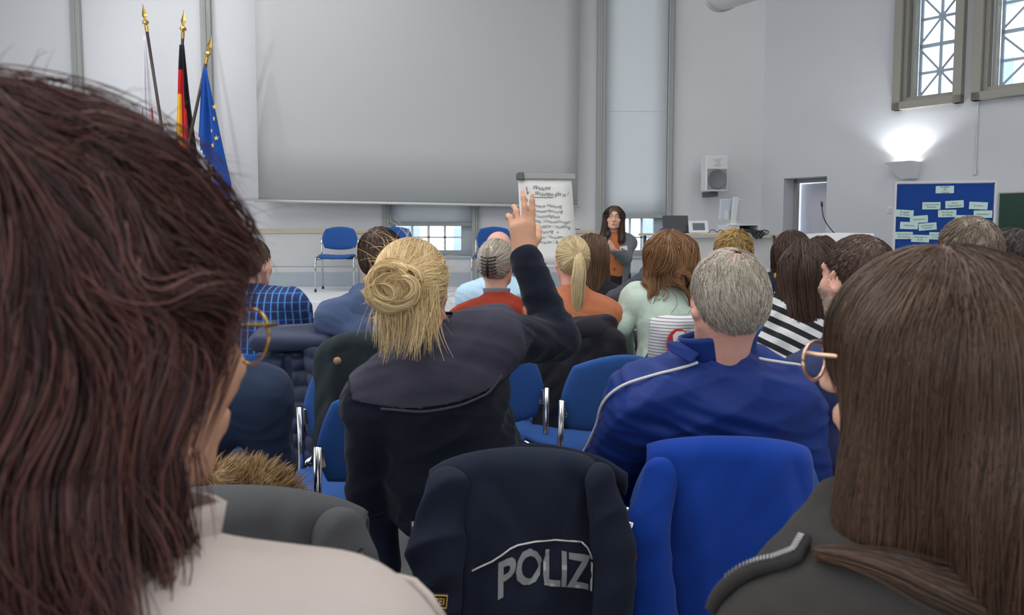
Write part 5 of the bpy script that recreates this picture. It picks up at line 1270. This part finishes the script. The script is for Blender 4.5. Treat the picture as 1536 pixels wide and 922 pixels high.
m = MB(); pts = [(706, 851), (722, 850), (738, 844), (752, 835), (764, 826), (774, 821), (800, 817), (830, 814), (858, 812), (868, 812)]; m.tube([onj(a, b, .005) for a, b in pts], .0019, 6)
m.build('reflective_piping', M_pipe, jb, off, smooth=True)
m = MB(); m.tube([onj(a, b, .006) for a, b in ((868, 812), (878, 818), (884, 824), (887, 831))], .0019, 6); m.build('reflective_piping', M_pipe, jb, off, smooth=True)
vs, fs = text_mesh('POLIZ', 62, 1.6, .0, .2); wd = vs[:, 0].max()
def letter(q):
    x = q[0]/wd; px = 744+(882-744)*x; base = 898-20*min(1, x*4)+2*x; hs = 1.18
    return onj(px+(q[1]*.03), base-q[1]*hs*.98, .0055)
bm = bmesh.new(); bv = [bm.verts.new(q) for q in vs]
for f in fs:
    try: bm.faces.new([bv[i] for i in f])
    except ValueError: pass
bmesh.ops.triangulate(bm, faces=bm.faces)
for _ in range(4):
    le = [e for e in bm.edges if e.calc_length() > 6]
    if le: bmesh.ops.subdivide_edges(bm, edges=le, cuts=1); bmesh.ops.triangulate(bm, faces=bm.faces)
bm.verts.index_update(); vs = [np.array(v.co) for v in bm.verts]; fs = [tuple(v.index for v in f.verts) for f in bm.faces]; bm.free()
m = MB(); m.add([letter(q) for q in vs], fs); m.build('lettering', mat('silver_lettering', (206, 208, 212), .6, boost=1.0), jb, off)
m = MB(); m.add([onj(a, b, .0062) for a, b in ((885, 836), (888, 836), (888, 880), (885, 880))], [(0, 1, 2, 3)]); m.build('lettering_edge', mat('silver_lettering_edge', (200, 202, 206), .6, boost=1.0), jb, off)
M_ybadge = mat('yellow_badge_thread', (214, 176, 84), .7, boost=1.0)
bc = P(646, 901, 1.468); bR = rotm(D2R(6), 0, D2R(6)); vs, fs = text_mesh('POLIZEI', .019, .0004); wd = vs[:, 0].max()
m = MB(); m.add([bc+bR @ V3(q[0]*.056/wd-.028, -.001-q[2], q[1]-.006) for q in vs], fs)
for (a, b, w, h) in ((0, .013, .066, .002), (0, -.013, .066, .002), (-.033, 0, .002, .028), (.033, 0, .002, .028)): m.box(bc+bR @ V3(a, -.001, b), (w, .002, h), bR)
sb_ = m.build('sleeve_badge', M_ybadge, o, off)
m = MB(); m.box(bc+bR @ V3(0, .003, 0), (.07, .004, .03), bR); m.build('badge_patch', M_ujack, sb_, off)
# royal blue jacket
d = Drape(1098, 656, 1.66, .185, .62, .036, .22, D2R(-4), ((-.10, .030, .016, .10), (-.15, .03, -.012, .0), (.02, .07, .006, .05), (.10, .02, .007, .12)), .03, .05, .02, .5)
o = empty('jacket', d.c, 'plain royal blue jacket hung over the chair of the grey-haired man', 'jacket'); off = o.location
d.build(o, 'jacket_body', M_rblue)
sleeve(o, 'sleeve', [P(990, 712, 1.655), P(968, 800, 1.63), P(985, 960, 1.61)], [.040, .050, .062], M_rblue, seed=7, fold=.004)
q0 = P(949, 833, 1.575); m = MB(); m.prism([(-.006, -.017), (.006, -.017), (.009, .0), (.004, .017), (-.006, .017)], q0, (1, .3, 0), (0, 0, 1), (.3, -1, 0), .003); m.build('red_tag', mat('red_tag', (190, 50, 56), .6, boost=1.0), o, off)
# grey coat with fur hood
M_gcoat = fabric('charcoal_coat', (70, 71, 73), 1.2, .06, .3, 300)
d = Drape(352, 731, 1.30, .225, .5, .045, .22, 0, ((.095, .014, -.022, -.15), (.120, .012, .016, -.02), (.06, .018, .014, -.25), (.14, .02, -.012, .1), (-.05, .05, .01, 0)), .055, .06, .025)
o = empty('coat', d.c, 'charcoal grey coat with fur-trimmed hood hung over a chair at left', 'coat'); off = o.location
d.build(o, 'coat_body', M_gcoat)
sleeve(o, 'sleeve', [P(505, 800, 1.275), P(522, 850, 1.265), P(516, 960, 1.255)], [.045, .050, .05], M_gcoat, seed=9)
m = MB(); m.tube([P(530, 836, 1.235), P(543, 852, 1.24)], [.022, .016], 10); m.build('cuff_patch', M_black, o, off, smooth=True)
S = Sdf(); fp = [P(300, 738, 1.42), P(345, 724, 1.41), P(395, 730, 1.40), P(432, 742, 1.39)]
for i in range(3): S.cap(fp[i], fp[i+1], .036-.006*i, .030-.006*i, .02)
Vt, Fq = S.mesh(.008, 1); rs = np.random.RandomState(77); n = 3800; r0 = sample(Vt, Fq, n, rs); g0 = S.grad(r0)[1]; jit = nrm(rs.normal(size=(n, 3)))*.35
Q = grow(r0, lambda p, u: g0*(.8-.4*u)+V3(.8, -.2, .1)+jit+.4*np.stack([wave(p, 80+i, 40, 3) for i in range(3)], -1), 8, .0055*rs.uniform(.5, 1.2, (n, 1)), None, 0)
q_ = tubes(Q, taper(n, 8, .0008, .2, rs)); add_hair(o, np.array(off), [(Vt, Fq), q_], hair_mat('tawny_fur', [(112, 84, 54), (206, 178, 136), (158, 126, 86), (72, 52, 36)]), 'fur_trim')
# puffer jacket
M_puff = mat('navy_puffer', (44, 52, 76), .5, 0, 1.2, .3, .08, 30, .2, 120)
d = Drape(438, 520, 3.0, .185, .55, .05, .2, 0, ((0, .02, -.03, 0),), .05, .06, .03)
o = empty('jacket', d.c, 'quilted navy puffer jacket over the chair of the man in plaid', 'jacket'); off = o.location
def pf(x, t):
    u = abs(x); ph = (t+ (.25*u if u > .02 else 0))/.062; return .016*abs(math.sin(math.pi*ph))**.6*(0 if u < .018 else 1)
mb = MB()
def fn(u, v):
    t = -.2+(.75)*v; x = (2*u-1)*d.hw*np.interp(t, [0, .55], [1, 1.15]); p = d.pos(x, t); return p+V3(0, -pf(x, t) if t > .04 else 0, 0)
mb.grid(fn, 71, 110); mb.build('jacket_body', M_puff, o, off, smooth=True, solid=.006)
for s, x in ((1, 497),):
    S = Sdf(); pts = [P(478, 530, 2.93), P(487, 590, 2.90), P(480, 680, 2.90)]
    for i in range(2): S.cap(pts[i], pts[i+1], .055, .052, .02, 0, (V3(0, 1, 0), 1.4))
    Vt, Fq = S.mesh(.007, 1); Vt = Vt+vnormals(Vt, Fq)*(.012*np.abs(np.sin(math.pi*(Vt[:, 2]+.3*(Vt[:, 0]-pts[0][0]))/.062))**.6)[:, None]; mesh_np('sleeve', Vt, [Fq], M_puff, o, off)
S = Sdf(); S.cap(P(392, 512, 2.93), P(486, 512, 2.93), .045, .04, .02, 0, (V3(0, 0, 1), 1.15)); S.cap(P(400, 500, 2.98), P(470, 500, 2.98), .04, None, .03)
Vt, Fq = S.mesh(.007, 1); Vt = Vt+vnormals(Vt, Fq)*(.007*folds(Vt, 9, 24, (1, 0, .1)))[:, None]; mesh_np('hood', Vt, [Fq], M_puff, o, off)
# black coat on the ponytail woman's chair
o = empty('coat', P(890, 500, 3.3), 'black hooded coat over the chair of the blond ponytail woman', 'coat'); off = o.location
d = Drape(872, 482, 3.24, .20, .7, .05, .2, 0, ((-.05, .03, .02, 0), (.06, .03, -.02, .1)), .06, .06, .03); d.build(o, 'coat_body', M_blk)
S = Sdf(); S.cap(P(852, 505, 3.25), P(918, 508, 3.25), .05, .045, .03); S.cap(P(865, 486, 3.3), P(905, 486, 3.3), .055, None, .04); S.ell(P(885, 500, 3.22), (.09, .06, .06), None, .04)
Vt, Fq = S.mesh(.008, 1); Vt = Vt+vnormals(Vt, Fq)*(.012*folds(Vt, 19, 16, (1, 0, .4)))[:, None]; mesh_np('hood', Vt, [Fq], M_blk, o, off)
sleeve(o, 'sleeve', [P(838, 510, 3.28), P(825, 560, 3.25), P(832, 640, 3.25)], [.06, .06, .055], M_blk, seed=12, fold=.012)
# dark green coat on the hoodie man's chair
o = empty('coat', P(535, 520, 2.68), 'dark green coat over the chair of the man in the hoodie', 'coat'); off = o.location
d = Drape(545, 498, 2.67, .185, .6, .045, .2, 0, ((-.1, .03, .02, 0), (.02, .04, .012, .1)), .06, .06, .03); d.build(o, 'coat_body', fabric('dark_green_coat', (34, 42, 46), 1.2))
m = MB(); q = P(506, 541, 2.60); m.lathe([(.001, 0), (.014, 0), (.012, .008), (.001, .009)], q, 12, np.array([[1, 0, 0], [0, 0, -1], [0, 1, 0]]).T); m.build('snap_button', mat('tan_button', (186, 140, 104), .5, boost=1.0), o, off, smooth=True)
# striped garment with red emblem on the mint woman's chair
mz, ntz, pz = new_mat('fine_striped_cotton'); pz.inputs['Roughness'].default_value = .9
tc = N(ntz, 'ShaderNodeTexCoord'); sx = N(ntz, 'ShaderNodeSeparateXYZ'); L(ntz, tc.outputs['Object'], sx.inputs[0]); s1 = stripes(ntz, sx.outputs['Z'], 75, .3)
mm = N(ntz, 'ShaderNodeMix', data_type='RGBA'); mm.inputs['A'].default_value = rgba((214, 214, 216)); mm.inputs['B'].default_value = rgba((130, 132, 140)); L(ntz, s1, mm.inputs['Factor']); L(ntz, mm.outputs['Result'], pz.inputs['Base Color'])
o = empty('striped_shirt', P(1010, 500, 2.9), 'fine grey and white striped shirt with red emblem over a blue chair', 'shirt'); off = o.location
d = Drape(1020, 473, 3.18, .125, .36, .04, .15, D2R(-6), ((-.03, .03, .012, .2), (.05, .03, -.01, 0)), .02, .02, .015); d.build(o, 'shirt_body', mz)
m = MB(); m.prism([(.052*math.cos(a)*(1 if math.cos(a) < .4 else .9), .066*math.sin(a)) for a in np.linspace(0, 6.28, 24)[:-1]], P(1018, 516, 3.095), (1, 0, 0), (0, .06, 1), (0, -1, 0), .006); m.build('red_emblem', mat('red_print', (176, 40, 52), .7, boost=1.1), o, off)
m = MB(); m.prism([(-.026, -.04), (.026, -.04), (.03, .025), (.014, .042), (-.014, .042), (-.03, .025)], P(1020, 512, 3.083), (1, 0, 0), (0, .06, 1), (0, -1, 0), .004); m.build('white_tag', M_paper, o, off)
m = MB(); q = P(1020, 512, 3.075)
m.tube([q+V3(0, 0, .022), q+V3(0, 0, -.022)], .003, 6); m.tube([q+V3(-.012, 0, .010), q+V3(.012, 0, .010)], .0025, 6); m.tube([q+V3(.016*math.cos(a), 0, -.006+.016*math.sin(a)) for a in np.linspace(3.3, 6.1, 9)], .0028, 6); m.build('tag_mark', M_black, o, off)

# ------------------------------------------------------------------ the two women in the nearest row
hd = Head(P(150, 497, .53), D2R(-30), D2R(-6), D2R(2), 1.06)
J = sit(hd, D2R(-14), .0, 0, .205, .60, 1.05, .19); J['bulk'] = 1.08
nk = hd.c-V3(.01, .04, .175); J['neck'] = nk; J['hip'] = nk*V3(1, 1, 0)+V3(0, -.02, .60)
r_ = J['r']
J['shR'] = nk+V3(.178, .015, -.078); J['shL'] = nk+V3(-.20, -.01, -.085)
for s, n in ((-1, 'L'), (1, 'R')): J['elvv'] = 0; J['el'+n] = J['sh'+n]+V3(s*.04, .12, -.26); J['wr'+n] = J['el'+n]+V3(-s*.10, .20, -.06); J['hp'+n] = J['hip']+r_*s*.09; J['kn'+n] = J['hip']*V3(1, 1, 0)+r_*s*.13+J['f']*.44+V3(0, 0, .54); J['an'+n] = J['kn'+n]*V3(1, 1, 0)+V3(0, .03, .085)
lw = person('woman with shaggy dark reddish-brown hair and cream sweater in the left foreground', J, SK_T, M_cream, M_jeans, h=.005, hc=.006, fold=.004, g=.018, seed=21)
collar_ring(lw, J, J['neck']+V3(.01, .02, .0), V3(.05, .25, 1), .074, .055, M_cream, thick=.008, flare=.004)
sm = J['G'].project(np.array([P(*q) for q in ((586, 846, .60), (604, 856, .58), (618, 876, .56), (632, 905, .55), (642, 940, .54))]), .004, 6)
m = MB(); m.tube(sm, .004, 8); m.build('shoulder_seam', M_cream, lw, J['root'], smooth=True)
glasses(lw, J, M_gold, .040, .046, .100, .0, .0013)
root = J['root']; rs = np.random.RandomState(91)
S = Sdf(); hd.skull(S, .011); hd.ell(S, (-.014, -.066, .066), (.092, .090, .084), .05); hd.cap(S, (-.01, -.07, -.02), (-.01, -.072, -.13), .098, .078, .05)
for x in (-1, 1): hd.cap(S, (x*.066, -.020, .02), (x*.066, -.024, -.06), .034, .028, .04)
def kf(L): return ~((L[:, 1] > .040) & (L[:, 2] < .070)) & ~((L[:, 1] > .008) & (L[:, 2] < -.010)) & (L[:, 2] > -.17)
C = Sdf(); C.ext(S)
Si = Sdf(); hd.skull(Si, .009); hd.ell(Si, (-.014, -.060, .056), (.084, .082, .076), .05); hd.cap(Si, (-.01, -.07, -.02), (-.01, -.068, -.10), .086, .066, .05)
v1, f1 = Si.mesh(.006, 1); k1 = kf(hd.l(v1[f1].mean(1))); v2, f2 = submesh(v1, f1, k1)
Ss = S.mesh(.007, 1); Lc = hd.l(Ss[0][Ss[1]].mean(1)); k2 = kf(Lc) & (Lc[:, 2] > -.09); n = 9500
r0 = sample(Ss[0], Ss[1][k2], n, rs, np.where(Lc[k2][:, 2] > .03, 1.25, 1.0)); cr = V3(-.04, -.085, .12); jit = nrm(rs.normal(size=(n, 3)))*.30
Lr = hd.l(r0)
def flow(p, u):
    l = hd.l(p); d = l-cr; d[:, 2] *= .6; top = np.clip((l[:, 2]-.01)/.10, 0, 1)[:, None]
    d = nrm(d)*(.25+1.0*top)+V3(0, .22, 0)*top; d = d @ hd.R.T+V3(0, 0, -1)*(1.15-.75*top)
    return nrm(d+jit*(.6+.7*u)+.75*np.stack([wave(l, 90+i, 34, 3) for i in range(3)], -1)+.35*np.stack([wave(l, 70+i, 75, 2) for i in range(3)], -1))
ln = (.125+.06*rs.rand(n, 1))*np.where(Lr[:, 2:3] > .03, .85, 1.0)
fr = (Lr[:, 1] > .015); ln[fr] *= .62
cl = np.where(rs.rand(n) < .12, rs.uniform(.0, .014, n), rs.uniform(-.016, .004, n))
Q = grow(r0, flow, 20, ln/19, S, cl, .35, .6, pullfn=lambda p: np.where(hd.l(p)[:, 2] > -.07, .4, .04))
parts = [(v2, f2), tubes(Q, taper(n, 20, .00062, .2, rs))]
# stray hairs on top and lank tips on the nape
n = 300; r0 = sample(Ss[0], Ss[1][k2 & (Lc[:, 2] > .0)], n, rs); jit = nrm(rs.normal(size=(n, 3)))*.8
Q = grow(r0, lambda p, u: S.grad(p)[1]*(.55-.75*u)+jit+((nrm(hd.l(p)-cr)) @ hd.R.T)*.9+V3(0, 0, -.7*u), 12, .0042*rs.uniform(.5, 1.4, (n, 1)), None, 0); parts.append(tubes(Q, taper(n, 12, .00028, .3, rs)))
for i in range(46):
    a = rs.uniform(-1.35, 1.75); x = .098*math.sin(a); y = -.05-.105*math.cos(a) ; m_ = 34
    b0 = hd.w((x, y+.01, -.10+rs.uniform(-.02, .035))); r0 = b0+rs.normal(size=(m_, 3))*.0055; dj = rs.normal(size=3)*.22; jj = nrm(rs.normal(size=(m_, 3)))*.08
    Q = grow(r0, lambda p, u: V3(0, 0, -1)+dj+jj+.25*math.sin(3*u+i)*hd.R[:, 0]+((b0-p)*V3(1, 1, 0)*22*u), 14, (.085+.075*rs.rand())*rs.uniform(.7, 1.05, (m_, 1))/13, None, 0)
    parts.append(tubes(Q, taper(m_, 14, .0006, .2, rs)))
add_hair(lw, root, parts, hair_mat('dark_reddish_brown_hair', [(44, 30, 32), (104, 64, 58), (58, 40, 42), (78, 52, 50), (122, 80, 74)], 1.3, .42, .5))

hd = Head(P(1388, 545, .80), D2R(40), D2R(-3), 0, .98)
J = sit(hd, D2R(12), .02, 0, .172, .60, 1.0, .18); J['bulk'] = 1.02
rw = person('woman with long straight brown hair and black jacket in the right foreground', J, SK_L, M_blkj, fabric('black_jeans', (40, 40, 44), 1.2), h=.005, hc=.006, fold=.006, g=.018, top_name='black_jacket', seed=24, skirt=lambda G: G.cap(P(1268, 765, .80), P(1200, 842, .77), .040, .030, .04))
up, rr, ff = J['up'], J['rr'], J['ff']; root = J['root']
collar_ring(rw, J, J['neck']+V3(0, .01, -.01), V3(0, .1, 1), .075, .05, M_blkj, thick=.008, flare=.008)
glasses(rw, J, mat('rose_gold_frame', (226, 190, 160), .3, .7, boost=1.05), .056, .050, .112, .0, .0022)
S = Sdf(); hd.skull(S, .013); hd.cap(S, (-.012, -.070, .0), (-.02, -.105, -.13), .092, .094, .06); hd.cap(S, (-.02, -.105, -.13), (-.03, -.125, -.40), .094, .085, .05)
for x in (-1, 1): hd.cap(S, (x*.074, .0, .02), (x*.095, .016, -.195), .036, .046, .04)
GG = Sdf(); GG.ext(S)
def keepr(L): return ~((L[:, 1] > .038) & (L[:, 2] < .068)) & (L[:, 2] > -.42)
Q = long_hair(rw, J, hair_mat('chestnut_brown_hair', [(50, 36, 28), (100, 74, 56), (68, 50, 38), (84, 60, 46)], 1.1, .38, .5), S, S, 9500, (.0, -.02, .1), .56, .00062, seed=61, steps=30, keepfn=keepr, thick=.004, pull=.5, clump=.14, lenvar=.35, rootfn=lambda L: L[:, 2] > .035, h=.006, tips=.35)
# lock of hair swept over the left shoulder
rs = np.random.RandomState(62); G = J['G']; n = 300
st0 = np.array([P(1222, 812, .70), P(1262, 818, .69), P(1330, 850, .68), P(1400, 885, .67), P(1480, 915, .67), P(1560, 930, .67)])
tq = np.linspace(0, 5, 22); cc = np.stack([np.interp(tq, range(6), st0[:, i]) for i in range(3)], -1)
for _ in range(3): cc[1:-1] = (cc[:-2]+2*cc[1:-1]+cc[2:])/4
ofs = rs.normal(size=(n, 1, 3))*np.interp(np.linspace(0, 1, 22), [0, .3, 1], [.002, .005, .011])[None, :, None]
Q = G.project((cc[None]+ofs).reshape(-1, 3), .0, 3).reshape(n, 22, 3); D_, g_ = G.grad(Q.reshape(-1, 3)); Q = Q+(g_*(.008+.010*rs.rand(n, 1).repeat(22, 1).reshape(-1, 1))).reshape(n, 22, 3)
add_hair(rw, root, [tubes(Q, taper(n, 22, .00062, .4, rs))], rw.children[[c.name.split('.')[0] for c in rw.children].index('hair')].data.materials[0], 'hair_lock')
# shoulder zip
zp = np.array([P(1213, 826, .74), P(1196, 842, .72), P(1170, 858, .72), P(1142, 874, .73), P(1116, 900, .74), P(1100, 925, .75)]); tq = np.linspace(0, 5, 40)
zc = G.project(np.stack([np.interp(tq, range(6), zp[:, i]) for i in range(3)], -1), .008, 6)
m = MB(); m.tube(zc, .008, 8); m.build('zip_placket', M_blkj, rw, root, smooth=True)
zn = G.grad(zc)[1]; m = MB()
for i in range(2, 30):
    q = zc[i]+zn[i]*.008; tdir = nrm(zc[i+1]-zc[i-1]); sd_ = np.cross(tdir, zn[i]); m.box(q, (.0022, .006, .002), np.array([tdir, sd_, zn[i]]).T)
m.build('zip_teeth', mat('dull_zip_metal', (150, 150, 152), .35, .8, boost=1.0), rw, root)
